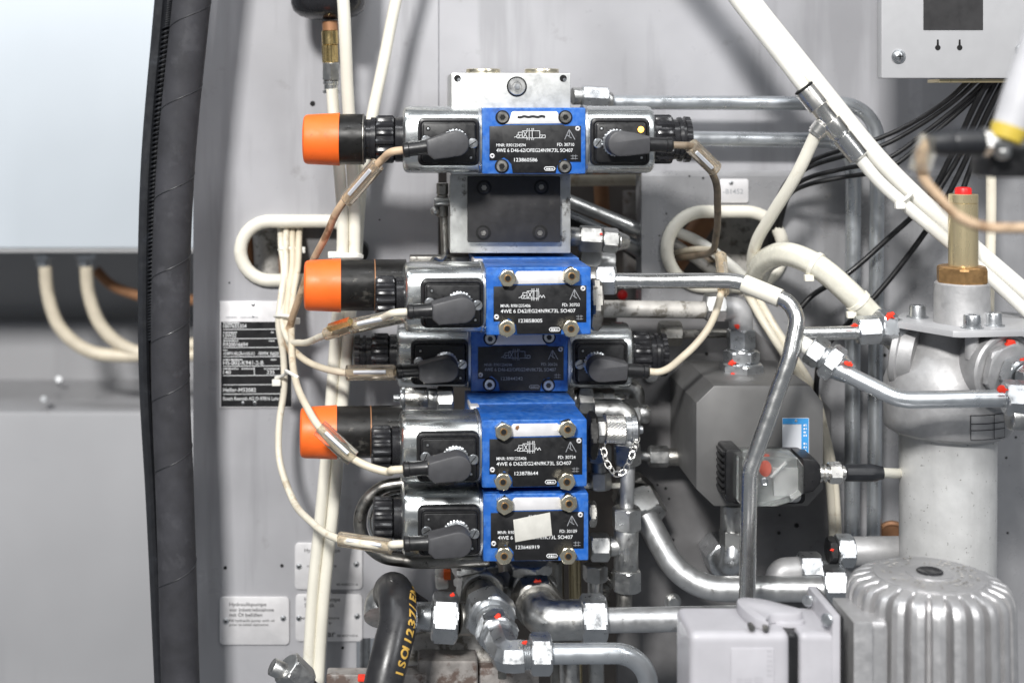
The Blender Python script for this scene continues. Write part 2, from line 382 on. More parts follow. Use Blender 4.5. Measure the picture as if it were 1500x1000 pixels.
def one(name, b, m, label, cat, group=None, kind=None, sharp=.55):
    lo = V((min(p.x for p in b.v), min(p.y for p in b.v), min(p.z for p in b.v))); hi = V((max(p.x for p in b.v), max(p.y for p in b.v), max(p.z for p in b.v)))
    c = (lo + hi) / 2; o = bpy.data.objects.new(name, mesh_of(name, b, c, sharp)); o.location = c * S; col.objects.link(o); o.data.materials.append(MATS[m])
    if label: o['label'] = label
    if cat: o['category'] = cat
    if group: o['group'] = group
    if kind: o['kind'] = kind
    return o
def struct(name, b, m, parent=None):
    o = bpy.data.objects.new(name, flat_mesh(name, b, V((0, 0, 0)))); col.objects.link(o); o.data.materials.append(MATS[m])
    if parent: o.parent = parent
    else: o['kind'] = 'structure'
    return o
def px_poly(l, Y): return [((x - X0) * K(Y), (Y0 - y) * K(Y)) for x, y in l]
def px_rect(x0, x1, y0, y1, Y): return ((x0 - X0) * K(Y), (x1 - X0) * K(Y), (Y0 - y1) * K(Y), (Y0 - y0) * K(Y))
def mark(t, p, r, parent=None, m='red_paint', ry=.5):
    b = B(); q = []
    for j in range(13):
        a = 2 * PI * j / 13; rr = r * random.uniform(.45, 1.3); q.append((p.x + rr * math.cos(a), p.z + rr * .75 * math.sin(a)))
    b.plate(q, p.y - .8, p.y + r * ry, .5); t.part('paint_mark', b, m, parent)

# ================================================================ the setting
WY = 300.0      # painted machine wall
def hole_sheet(b, x0, x1, z0, z1, y, hole, th):
    """rectangle with a convex hole; rim goes back by th"""
    n = len(hole); cx = sum(p[0] for p in hole) / n; cz = sum(p[1] for p in hole) / n; outer = []
    for (hx, hz) in hole:
        dx, dz = hx - cx, hz - cz
        t = min(((x1 - cx) / dx if dx > 0 else (x0 - cx) / dx) if abs(dx) > 1e-6 else 1e9, ((z1 - cz) / dz if dz > 0 else (z0 - cz) / dz) if abs(dz) > 1e-6 else 1e9)
        outer.append([cx + dx * t, cz + dz * t])
    for c in ((x0, z0), (x1, z0), (x0, z1), (x1, z1)):      # snap the nearest point of the outline to each corner
        i = min(range(n), key=lambda i: (outer[i][0] - c[0]) ** 2 + (outer[i][1] - c[1]) ** 2); outer[i] = list(c)
    vs = [(x, y, z) for x, z in outer] + [(x, y, z) for x, z in hole] + [(x, y + th, z) for x, z in hole]; fs = []
    for i in range(n):
        j = (i + 1) % n; fs.append((i, j, n + j, n + i)); fs.append((n + i, n + j, 2 * n + j, 2 * n + i))
    b.add(vs, fs)
def quad(b, x0, x1, z0, z1, y): b.add([(x0, y, z0), (x1, y, z0), (x1, y, z1), (x0, y, z1)], [(0, 1, 2, 3)])
def edge_th(b, x0, x1, z0, z1, y, th, sides):
    if 'r' in sides: b.add([(x1, y, z0), (x1, y + th, z0), (x1, y + th, z1), (x1, y, z1)], [(0, 1, 2, 3)])
    if 'l' in sides: b.add([(x0, y, z0), (x0, y + th, z0), (x0, y + th, z1), (x0, y, z1)], [(0, 1, 2, 3)])
    if 'b' in sides: b.add([(x0, y, z0), (x1, y, z0), (x1, y + th, z0), (x0, y + th, z0)], [(0, 1, 2, 3)])

ovalL = rrect(*px_rect(352, 522, 324, 411, WY), 43 * K(WY), 8)
xl, xr, _, _ = px_rect(283, 642, 0, 1, WY)
zt = (Y0 + 260) * K(WY)
z280 = (Y0 - 280) * K(WY); z460 = (Y0 - 460) * K(WY); z934 = (Y0 - 934) * K(WY); zb = (Y0 - 1120) * K(WY); x522 = (522 - X0) * K(WY)
b = B(); quad(b, xl, xr, z280, zt, WY); hole_sheet(b, xl, xr, z460, z280, WY, ovalL, 8); quad(b, xl, xr, z934, z460, WY); quad(b, xl, x522, zb, z934, WY)
edge_th(b, xl, xr, z934, zt, WY, 8, 'r'); edge_th(b, x522, xr, z934, zt, WY, 8, 'b'); edge_th(b, xl, x522, zb, z934, WY, 8, 'r'); edge_th(b, xl, xr, zb, zt, WY, 8, 'l')
wall_left = struct('wall_left', b, 'wall_paint')
# upper wall right of it and the perforated panel with the cable hole
UY = 306.0
xa, xb, _, _ = px_rect(642, 1900, 0, 1, UY); x940 = (940 - X0) * K(UY); z252 = (Y0 - 252) * K(UY); ztu = (Y0 + 260) * K(UY); zbu = (Y0 - 1120) * K(UY)
b = B(); quad(b, xa, xb, z252, ztu, UY); edge_th(b, xa, x940, z252, ztu, UY, 8, 'b')
struct('wall_upper', b, 'wall_paint')
ovalR = rrect(*px_rect(978, 1146, 310, 420, UY - 6), 54 * K(UY), 8)
b = B(); PY = UY - 5; x1200 = (1200 - X0) * K(PY); z258 = (Y0 - 258) * K(PY); z460r = (Y0 - 460) * K(PY); x940 = (940 - X0) * K(PY)
hole_sheet(b, x940, x1200, z460r, z258, PY, ovalR, 8); quad(b, x940, x1200, zbu, z460r, PY); quad(b, x1200, xb, zbu, z258, PY); edge_th(b, x940, xb, zbu, z258, PY, 60, 'l')
b.add([(x940, PY, z258), (xb, PY, z258), (xb, UY - .5, z258 + 9), (x940, UY - .5, z258 + 9)], [(0, 1, 2, 3)])
wall_panel = struct('wall_panel', b, 'wall_right')
# dark sheet standing in for the shade on the wall behind the block
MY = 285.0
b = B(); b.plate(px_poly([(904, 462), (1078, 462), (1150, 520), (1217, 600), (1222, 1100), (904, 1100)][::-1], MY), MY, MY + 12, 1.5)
shade_sheet = struct('wall_shade_sheet', b, 'shade_bracket_grey')
# recess behind the opening
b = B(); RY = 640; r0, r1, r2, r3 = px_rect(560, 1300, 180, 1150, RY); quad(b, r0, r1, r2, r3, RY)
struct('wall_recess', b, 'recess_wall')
# behind on the left: rear wall
b = B(); q = px_rect(-500, 420, -400, 1300, 1560); quad(b, *q, 1560); struct('wall_far', b, 'back_grey')
# small holes in the sheets: their dark depth painted as flat black discs
b = B()
for x, y, r in ((458, 152, 4.5), (330, 831, 3), (413, 828, 3), (502, 948, 2.5), (437, 357, 1.8), (336, 414, 1.5), (335, 516, 1.8), (486, 721, 2.2), (556, 322, 1.5), (553, 148, 1.5)):
    c = P(x, y, WY); b.plate(circ(c.x, c.z, r, 12), WY - .6, WY + 1, .2)
struct('hole_disc', b, 'hole_dark', wall_left)
b = B()
for x, y, r in ((1030, 261, 2), (976, 313, 1.5), (966, 345, 1.5), (1296, 520, 3), (1010, 258, 1.6), (1240, 305, 2), (1240, 180, 1.6), (1320, 540, 2), (1474, 670, 2), (1488, 640, 2), (1476, 780, 2)):
    c = P(x, y, PY); b.plate(circ(c.x, c.z, r, 12), PY - .6, PY + 1, .2)
struct('hole_disc', b, 'hole_dark', wall_panel)
b = B()
for x, y, r in ((1167, 769, 4), (1141, 780, 3), (1142, 754, 2), (1035, 518, 3), (1140, 520, 1), (975, 715, 2.5), (980, 730, 2), (986, 790, 2.5), (963, 710, 2)):
    c = P(x, y, MY); b.plate(circ(c.x, c.z, r, 12), MY - .6, MY + 1, .2)
struct('hole_disc', b, 'hole_dark', shade_sheet)

# ---- blurred machinery behind on the left
CY = 1000
t = T('white_cabinet', 'large pale blue-white cabinet out of focus in upper left corner', 'cabinet', P(100, 364, CY))
x0, x1, z0, z1 = px_rect(-400, 330, -400, 364, CY); b = B(); b.box(x0, x1, CY, CY + 420, z0, z1, 6); t.part('housing', b, 'cabinet_white')
b = B(); b.box(x0 + 4, x1 - 4, CY + 6, CY + 410, z0 - 9, z0 - .5, 1); t.part('base_frame', b, 'back_grey')
t = T('grey_ledge', 'long grey machine ledge out of focus at lower left', 'machine bed', P(100, 990, 1100))
x0, x1, z0, z1 = px_rect(-400, 380, 603, 1300, 1100); b = B(); b.box(x0, x1, 1100, 1540, z0, z1, 8); body = t.part('bed', b, 'back_light')
b = B(); b.cyl(P(64, 584, 1090), P(64, 584, 1130), 7); b.cyl(P(86, 555, 1320), P(86, 560, 1350), 7); t.part('bolt', b, 'zinc')
b = B(); q = px_rect(-400, 400, 470, 620, 1500); b.box(q[0], q[1], 1470, 1530, q[2], q[3], 20, 4); t.part('back_panel', b, 'back_light')
for i, (xa_, pts, lb) in enumerate(((65, [(66, 385), (70, 430), (88, 480), (130, 514), (180, 521), (240, 515), (300, 500)], 'yellowish blurred cable hanging from left fitting under white cabinet'),
                           (125, [(126, 385), (130, 430), (150, 480), (190, 512), (240, 520), (300, 518)], 'yellowish blurred cable hanging from right fitting under white cabinet'))):
    t = T('hanging_cable', lb, 'cable', P(xa_, 385, 1080), 'cables hanging under the white cabinet')
    b = B(); b.tube([P(x, y, 1080) for x, y in pts], 15, 12); t.part('cord', b, 'cable_cream')
    b = B(); b.hexn(P(xa_, 371, 1080), P(xa_, 380, 1080), 40); b.cyl(P(xa_, 380, 1080), P(xa_, 390, 1080), 17, bev=2); t.part('gland', b, 'zinc')
b = B(); b.tube([P(140, 395, 1200), P(160, 415, 1200), P(200, 432, 1200), P(300, 440, 1200)], 12, 10)
one('hanging_cable', b, 'copper_brown', 'rust-brown blurred cable behind the black hose under white cabinet', 'cable')

# ---- black hose down the left edge
t = T('flexible_hose', 'thick black fabric-wrapped hose running down left edge of the panel', 'hose', P(262, 1000, 150))
hp = [P(330, -420, 150), P(288, -60, 150), P(277, 40, 150), P(257, 250, 150), P(250, 430, 150), P(250, 560, 150), P(256, 720, 150), P(266, 1060, 150)]
b = B(); b.tube(hp, 30, 30, 14); body = t.part('hose_body', b, 'fabric_hose')
path = catmull(hp, 14)
for i in range(8, len(path) - 3, 9):       # spiral wrap seams
    b = B(); c = path[i]; T_ = (path[i + 1] - path[i - 1]).normalized(); _, u, v_ = frame(T_); ring = []
    for j in range(25):
        a = -PI * .1 + PI * 1.2 * j / 24; ring.append(c + (u * math.cos(a + PI / 2 + PI / 2) * 0 + V((1, 0, 0)) * math.cos(a) + V((0, -1, 0)) * math.sin(a)) * 30.0 + T_ * (j - 12) * 2.1)
    b.tube(ring, .9, 6, 2); t.part('wrap_seam', b, 'rubber', body)
sp = [P(280, -420, 170), P(241, -60, 170), P(232, 40, 170), P(215, 250, 170), P(211, 430, 170), P(213, 560, 170), P(222, 720, 170), P(238, 1060, 170)]
t = T('rubber_edge_strip', 'shiny black rubber edging strip with ribs left of black hose', 'edge trim', sp[-1])
b = B(); b.tube([p + V((-1, 0, 0)) for p in sp], 9, 10, 14); t.part('lip', b, 'rubber')
b = B(); b.tube([p + V((16, 12, 0)) for p in sp], 14, 10, 14); t.part('core', b, 'black_cable')
b = B(); path = catmull(sp, 60)
for i in range(50, len(path) - 150, 2):
    c = path[i] + V((13, -6, 0)); b.tube([c + V((-7, 4, -3)), c + V((0, -3.5, 0)), c + V((7, 2, 3))], 2.1, 6, 3)
o = t.part('ribs', b, 'rubber'); o['kind'] = 'stuff'

# ================================================================ plates on the wall
def rivet(t, c, r, m='zinc', parent=None, socket=True):
    b = B(); b.lathe(c + V((0, .5, 0)), V((0, -1, 0)), [(0, r), (r * .25, r * .95), (r * .5, r * .75), (r * .62, r * .4)], 16)
    o = t.part('rivet', b, m, parent)
    if socket:
        b = B(); b.plate(circ(c.x, c.z, r * .36, 8), c.y - r * .64, c.y - r * .3); t.part('socket', b, 'hole_dark', o)
Y = WY - 1
t = T('nameplate', 'black and silver type plate with white lettering on the left wall', 'nameplate', P(375, 597, Y))
x0, x1, z0, z1 = px_rect(322, 428, 441, 597, Y); b = B(); b.plate([(x0, z0), (x1, z0), (x1, z1), (x0, z1)], Y - 1.5, Y + .8, .4); t.part('backing', b, 'tag_silver')
x0, x1, z0, z1 = px_rect(324, 427, 471, 595, Y); b = B(); b.plate([(x0, z0), (x1, z0), (x1, z1), (x0, z1)], Y - 1.9, Y - 1.45); t.part('printed_field', b, 'plate_ink')
b = B(); yy = Y - 2.3
for s_, x, y, h, wd in (('1007655354', 327, 480, 5.6, 34), ('13W32', 327, 494, 5.6, 19), ('R920016694', 327, 507, 5.6, 36), ('ADMFW-HELLER-H-HSS-013', 327, 520, 5, 46), ('/00994_R6J20', 378, 520, 5, 30),
                      ('HS-002-K941-2-B', 327, 534, 5.8, 59), ('140', 327, 547.5, 5.4, 11), ('235', 391, 547.5, 5.4, 11), ('Heller-M52082', 327, 573.5, 5.6, 48), ('Bosch Rexroth AG D-97816 Lohr', 327, 586, 5.2, 82)):
    p = P(x, y, yy); b.text(s_, p.x, p.z, h * K(yy), yy, wd * K(yy))
for i_, (x, y, wd) in enumerate(((327, 473.7, 24), (327, 487.5, 20), (327, 500, 22), (327, 513.6, 6), (327, 527.5, 28), (327, 540.8, 22), (354, 540.8, 18), (387, 540.8, 22), (397, 487.5, 4), (394, 500, 8), (397, 527.5, 8))):
    p = P(x, y, yy); b.bars(p.x, p.z, wd * K(yy), 2.0 * K(yy), yy, i_)      # captions too fine to read
t.part('lettering', b, 'ink_white', flat=True)
b = B(); L_ = []
for y in (482.5, 496, 509, 522.5, 536.2, 550, 563.5, 577): p = P(327, y, yy); q = P(420, y - .6, yy); L_.append((p.x, p.z, q.x, q.z))
p = P(372.5, 537, yy); q = P(372.5, 549, yy); L_.append((p.x, p.z, q.x, q.z)); b.lines(L_, yy, 1.0); t.part('rule_lines', b, 'ink_white', flat=True)
b = B(); p = P(331, 465.5, yy); b.bars(p.x, p.z, 18, 2.6, yy, 31); p = P(352, 465.5, yy); b.bars(p.x, p.z, 30, 2, yy, 32); t.part('lettering', b, 'ink_grey', flat=True)
for x, y, r in ((371, 446, 3.2), (371, 463, 2.2), (373.5, 590, 4), (356, 590, 3)): rivet(t, P(x, y, Y - 1.6), r, 'zinc', None, r > 3)
def warn(x0, x1, y0, y1, label, lines, screws, grp='warning plates on the left wall'):
    t = T('warning_plate', label, 'sign plate', P((x0 + x1) / 2, y1, Y), grp); q = px_rect(x0, x1, y0, y1, Y)
    b = B(); b.plate(rrect(*q, 7), Y - 3, Y + .5, .6); t.part('backing', b, 'tag_silver')
    b = B()
    for s_, x, y, h, wd in lines: p = P(x, y, Y - 3.4); b.text(s_, p.x, p.z, h * K(Y), Y - 3.4, wd * K(Y))
    t.part('lettering', b, 'ink_black', flat=True)
    for x, y in screws: rivet(t, P(x, y, Y - 3), 5.2)
warn(322, 424, 873, 943, 'silver plate in German about filling the hydraulic pump, left of white tubes',
     [('Hydraulikpumpe', 336, 887, 5.2, 54), ('vor Inbetriebnahme', 336, 895, 5.2, 65), ('mit \u00d6l bef\u00fcllen', 336, 902.5, 5.2, 48), ('Fill hydraulic pump with oil', 336, 910, 3.6, 66), ('prior to initial operation', 336, 916, 3.6, 57)], ((331, 909), (415, 905)))
warn(432, 531, 794, 862, 'upper of two silver pressure plates half hidden by white tubes',
     [('Hydraulikpumpe', 446, 808, 5.2, 52), ('Druck', 478, 815.5, 5.2, 12), ('max. pressure', 450, 830, 3.6, 43), ('pump', 470, 836, 3.6, 14), ('bar', 457, 857, 9, 20), ('00.4005271-0', 493, 857, 3, 31)], ((438, 829), (522, 826)))
warn(433, 531, 869, 938, 'lower of two silver pressure plates ending in the word bar',
     [('Hydraulikpumpe', 446, 880, 5.6, 52), ('Systemdruck', 446, 888.5, 5.6, 44), ('operating pressure', 440, 906, 3.6, 57), ('of the pump', 452, 913, 3.6, 34), ('0 bar', 463, 932, 9, 28), ('00.4007109-0', 494, 932, 3, 30)], ((438, 905), (523, 902)))
Y2 = PY - 1
t = T('number_plate', 'small grey plate marked -B1452 screwed to the right panel', 'sign plate', P(1072, 298, Y2)); q = px_rect(1054, 1096, 262, 297, Y2)
b = B(); b.plate(rrect(*q, 4), Y2 - 3, Y2 + .5, .6); t.part('backing', b, 'tag_silver')
b = B(); p = P(1059, 284, Y2 - 3.4); b.text('-B1452', p.x, p.z, 8, Y2 - 3.4, 34); t.part('lettering', b, 'ink_grey', flat=True); rivet(t, P(1071, 268, Y2 - 3), 4)

# ================================================================ cream edge trim round the two cable holes
def trim(name, x0, x1, y0, y1, Yq, r, label, rib):
    q = px_rect(x0, x1, y0, y1, Yq); pts = rrect(*q, (q[3] - q[2]) / 2 - .01, 12); pts = [V((x, Yq, z)) for x, z in pts]
    full = []
    for i in range(len(pts)):
        a, c = pts[i], pts[(i + 1) % len(pts)]; n = max(1, int((c - a).length / 4))
        for j in range(n): full.append(a.lerp(c, j / n))
    full.append(full[0].copy()); b = B(); b.tube(full, r, 14, smooth=False, c0=False, c1=False, mod=lambda i, j: 1.0 + .035 * (i % 2))
    one(name, b, 'trim_cream', label, 'edge trim')
trim('edge_trim', 352.5, 524, 324, 410.5, WY - 4, 11, 'cream rubber edging round the left oval cable hole', 0)
trim('edge_trim', 977, 1147, 310, 420, PY - 4, 10.5, 'cream rubber edging round the right oval cable hole', 0)

# ================================================================ manifold column
t = T('manifold_block', 'grey drilled steel manifold block behind the topmost blue valve', 'manifold', P(748, 372, 60))
x0, x1, z0, z1 = px_rect(661, 836, 107, 256, 30); b = B(); b.box(x0, x1, 30, 250, z0, z1, 2.5); top = t.part('block', b, 'manifold_clean')
b = B(); p = P(757, 127, 30); b.lathe(p + V((0, 2, 0)), V((0, -1, 0)), [(0, 15), (3, 15), (3.5, 14)], 28); t.part('port_rim', b, 'hole_dark', top)
b = B(); b.lathe(p + V((0, -1, 0)), V((0, -1, 0)), [(0, 13), (2, 13), (3.5, 12), (3.5, 7), (2.6, 6.4)], 28); sc = t.part('port_plug', b, 'zinc_dull', top)
b = B(); b.plate([(p.x + 4.6 * math.cos(a * PI / 3), p.z + 4.6 * math.sin(a * PI / 3)) for a in range(6)], p.y - 4.7, p.y - 1); t.part('socket', b, 'zinc', sc)
for x in (670, 825):
    p = P(x, 115, 30); b = B(); b.plate(circ(p.x, p.z, 5.2, 18), p.y - .5, p.y + 3); t.part('bolt_hole', b, 'hole_dark', top)
    b = B(); b.plate(circ(p.x + 2, p.z - 2, 2.6, 10), p.y - .9, p.y + 1); t.part('bolt_hole_edge', b, 'zinc', top)
for x in (706, 790):
    q = P(x, 107, 110); b = B(); b.cyl(V((q.x, 70, z1 - 2)), V((q.x, 70, z1 + 7)), 26, bev=1.5, n=32); t.part('top_plug', b, 'brass_pale', top)
x0, x1, z0, z1 = px_rect(659, 836, 256, 371, 75); b = B(); b.box(x0, x1, 75, 260, z0, z1, 2.5); t.part('column', b, 'manifold')
# long body of the stack behind the valves, down to the lowest one
x0, x1, z0, z1 = px_rect(690, 842, 374, 822, 170); b = B(); b.box(x0, x1, 172, 280, z0, z1, 3); t.part('rear_body', b, 'zinc_dark')
x0, x1, z0, z1 = px_rect(685, 821, 259, 355, 62)
cp = B(); cp.box(x0, x1, 62, 76, z0, z1, 1.6); cv = t.part('cover_plate', cp, 'black_anodised', label='flat black blanking plate with four socket screws')
for x, y in ((709, 275), (793, 274), (708, 341), (791, 341)):
    p = P(x, y, 62); b = B(); b.plate(circ(p.x, p.z, 11.5, 28), p.y - .6, p.y + 4, .4); t.part('counterbore', b, 'hole_dark', cv)
    b = B(); b.lathe(p, V((0, -1, 0)), [(0, 8.4), (.8, 8.4), (1.6, 7.6), (1.6, 4.4), (.8, 4.2)], 24); s_ = t.part('screw', b, 'black_anodised', cv)
    b = B(); b.plate([(p.x + 4.2 * math.cos(a * PI / 3), p.z + 4.2 * math.sin(a * PI / 3)) for a in range(6)], p.y - 1.0, p.y + .5); t.part('socket', b, 'zinc_dark', s_)
# crusty little valve on the left of the column
t = T('drain_fitting', 'small stained fitting on the left side of the manifold column', 'pipe fitting', P(650, 330, 120))
b = B(); b.hexn(P(648, 268, 120), P(648, 285, 120), 16); b.cyl(P(648, 285, 120), P(648, 318, 120), 9, bev=2); t.part('body', b, 'zinc_dark')
b = B(); b.cyl(P(636, 296, 115), P(662, 296, 115), 7, bev=1); b.sphere(P(637, 309, 112), 7); t.part('stem', b, 'zinc_dull')
b = B(); b.cyl(P(650, 318, 120), P(652, 372, 120), 6); t.part('tail', b, 'zinc_dark')

# ================================================================ solenoid valves
def superr(n): return lambda a, t, r: r / ((abs(math.cos(a)) ** n + abs(math.sin(a)) ** n) ** (1 / n))
def flute(k, depth):
    def f(a, t, r):
        ph = (a * k / (2 * PI)) % 1.0; return r * (1 - depth * (1 if .30 < ph < .70 else (.5 if .22 < ph < .78 else 0)))
    return f
EXIT = {}
def symbol(b, cx, cz, y, two):
    L = []; H = 5.2
    for i in range(3 if two else 2):
        x = cx - 11 + i * 8.5; L += [(x, cz - H, x + 8.5, cz - H), (x, cz + H, x + 8.5, cz + H), (x, cz - H, x, cz + H), (x + 8.5, cz - H, x + 8.5, cz + H)]
    x = cx - 11; L += [(x + 1, cz - H, x + 7.5, cz + H), (x + 7.5, cz - H, x + 1, cz + H)]
    for dx in (10, 14.5) : L.append((cx - 11 + dx, cz - H, cx - 11 + dx, cz + H))
    L += [(cx - 19, cz - H, cx - 11, cz - H), (cx - 19, cz - 1, cx - 11, cz - 1), (cx - 19, cz - H, cx - 19, cz - 1), (cx - 17, cz - H, cx - 14, cz - 1), (cx - 17, cz - 1, cx - 17, cz + 3), (cx - 17, cz + 3, cx - 11, cz + 3)]
    L += [(cx - 23, cz - 4.2, cx - 19, cz - 3)]
    e = cx - 11 + 8.5 * (3 if two else 2)
    if two: L += [(e, cz - H, e + 8, cz - H), (e, cz - 1, e + 8, cz - 1), (e + 8, cz - H, e + 8, cz - 1), (e + 2, cz - H, e + 5, cz - 1)]
    else:
        for k in range(4): L.append((e + k * 2.2, cz - 4.5 + (k % 2) * 4, e + k * 2.2 + 2.2, cz - 4.5 + ((k + 1) % 2) * 4))
    L += [(cx - 1, cz + H, cx - 1, cz + 9), (cx + 3, cz + H, cx + 3, cz + 9), (cx - 1, cz - H, cx - 1, cz - 8.5), (cx + 3, cz - H, cx + 3, cz - 8.5)]
    b.lines(L, y, .75); b.text('A', cx - 5, cz + 6.4, 2.6, y); b.text('B', cx + 4.4, cz + 6.4, 2.6, y); b.text('P', cx - 4.6, cz - 8.6, 2.6, y); b.text('T', cx + 4.4, cz - 8.6, 2.6, y)

def solenoid(t, M, sd, kx, tube, knobr, ring, led):
    """coil housing, socket box and retaining knob on one side (sd=-1 left, +1 right); local frame of the valve face"""
    L = 116 if sd < 0 else 104; C = V((sd * 76, 49, 1)); ax = V((sd, 0, 0)); g = lambda: B(M)
    b = g(); b.lathe(C, ax, [(0, 46), (1.5, 48.5), (4, 50), (L - 9, 50), (L - 4, 48.5), (L - 1.2, 45), (L, 40)], 56, superr(3.0), (0, 0, 1)); hs = t.part('coil_housing', b, 'steel_housing')
    b = g(); b.lathe(C, ax, [(0, 47), (0.1, 50.8), (4, 51.2), (5, 50.6), (5.2, 47)], 56, superr(3.0), (0, 0, 1)); t.part('housing_seam', b, 'zinc', hs)
    # black socket box let into the front of the housing
    xc = sd * 125; hw = 45 if sd < 0 else 43
    b = g(); b.plate(rrect(xc - hw, xc + hw, -36, 33.5, 9, 5), -11, 30, 2.5); bx = t.part('socket_box', b, 'black_plastic')
    b = g(); q = rrect(xc - hw + 3.4, xc + hw - 3.4, -32.6, 30.1, 7, 5); n = len(q); q2 = offs(q, 2.4)
    b.loft([[(x, -11.2, z) for x, z in q], [(x, -12.6, z) for x, z in offs(q, .9)], [(x, -11.2, z) for x, z in q2]], False, False); t.part('gasket', b, 'black_satin', bx)
    b = g(); b.plate(rrect(xc - hw + 7, xc + hw - 6, -31, 26, 4.5, 4), -17, -8, 1.6); lid = t.part('lid', b, 'black_plastic', bx)
    for (dx, dz) in ((-hw + 15, 18), (hw - 13, -24)):
        b = g(); b.lathe(V((xc + dx, -16.5, dz)), V((0, -1, 0)), [(0, 3.4), (.7, 3.2)], 14); t.part('pin_rim', b, 'hole_dark', lid)
        b = g(); b.lathe(V((xc + dx, -17, dz)), V((0, -1, 0)), [(0, 2.0), (.8, 1.6), (1.0, .6)], 12); t.part('pin', b, 'zinc', lid)
    sx = xc - sd * 33 if sd > 0 else xc + 35
    for k_, (qx, qz) in enumerate(((sx, -3), (xc - 33, 1))):
        if sd > 0 and k_: break
        b = g(); b.lathe(V((qx, -16, qz)), V((0, -1, 0)), [(0, 7.3), (1.6, 7.3), (2.6, 6.4), (2.7, 5)], 24); s_ = t.part('lid_screw', b, 'zinc', bx)
        b = g(); a = random.uniform(.3, 1.2); b.lines([(qx - 5.6 * math.cos(a), qz - 5.6 * math.sin(a), qx + 5.6 * math.cos(a), qz + 5.6 * math.sin(a))], -18.9, 1.3); t.part('slot', b, 'hole_dark', s_, flat=True)
    if led:
        b = g(); b.sphere((xc + hw - 14, -17.5, 17), 4.4, sc=(1, .5, 1)); t.part('indicator_light', b, 'led_amber', bx)
    # plug socket ring
    rx = xc + (9 if sd < 0 else -8)
    b = g(); b.lathe(V((rx, -15, -2)), V((0, -1, 0)), [(0, 15), (1, 19.5), (7, 20), (8, 18), (9, 18), (11, 16), (24, 15.5)], 96, lambda a, tt, r: r * (1 - .06 * (1 if (a * 24 / (2 * PI)) % 1 < .5 else 0)) if tt < 7.5 and tt > .5 else r)
    t.part('thread_ring', b, 'zinc', bx)
    # retaining knob(s)
    e = V((sd * (76 + L), 49, 1))
    b = g(); b.lathe(e - ax * 3, ax, [(0, knobr - 1), (14, knobr - 1), (15, knobr - 3)], 40); t.part('collar', b, 'black_satin')
    b = g(); b.lathe(e + ax * (12 if sd < 0 else 2), ax, [(0, knobr - 4), (2, knobr), (4, knobr + 1), (25, knobr + 1), (28, knobr - .5), (29.5, knobr - 5)], 120, flute(15, .09)); t.part('knob', b, 'black_satin')
    if ring:
        o_ = 41 if sd < 0 else 31
        b = g(); b.lathe(e + ax * o_, ax, [(0, knobr - 6), (8, knobr - 6), (8.5, knobr - 3), (13, knobr - 2.4), (14, knobr - 6), (18, knobr - 6), (18.5, knobr - 1.5), (26, knobr - 2), (27, knobr - 5), (28, knobr - 14)], 100, lambda a, tt, r: r * (.965 if (a * 20 / (2 * PI)) % 1 < .22 and tt > 18.2 else 1)); t.part('lock_ring', b, 'black_satin')
    if tube == 'inline':
        b = g(); b.lathe(e + ax * 41, ax, [(0, 33), (7, 33), (7.3, 30), (14, 30), (14.4, 35), (20, 35)], 40); t.part('lock_ring', b, 'black_satin')
        b = g(); b.lathe(e + ax * 57, ax, [(0, 36), (1.5, 38.5), (3, 38.5), (3.4, 37.5)], 40); t.part('wear_ring', b, 'zinc_dark')
        b = g(); b.lathe(e + ax * 60, ax, [(0, 36), (1, 38), (40, 38), (41, 36)], 44); t.part('override_tube', b, 'black_scratched')
        cap0, cr = e + ax * 94, 38.5
    elif tube == 'behind':
        e2 = V((sd * (70 + L), 92, 13)); b = g(); b.lathe(e2, ax, [(0, 38), (100, 38), (101, 36)], 44); t.part('override_tube', b, 'black_scratched')
        b = g(); b.lathe(e2 + ax * 46, ax, [(0, 38), (.3, 38.5), (1.6, 38.5), (2, 38)], 44); t.part('wear_ring', b, 'copper_brown')
        cap0, cr = e2 + ax * 97, 38.5
    if tube:
        b = g(); b.lathe(cap0, ax, [(0, cr - 2), (.6, cr + 1.2), (3, cr + 1), (30, cr - .4), (48, cr - 1.2), (52, cr - 2.4), (54.2, cr - 5), (55, cr - 9), (54.4, 8)], 48); t.part('end_cap', b, 'orange_cap', label='bright orange plastic end cap')

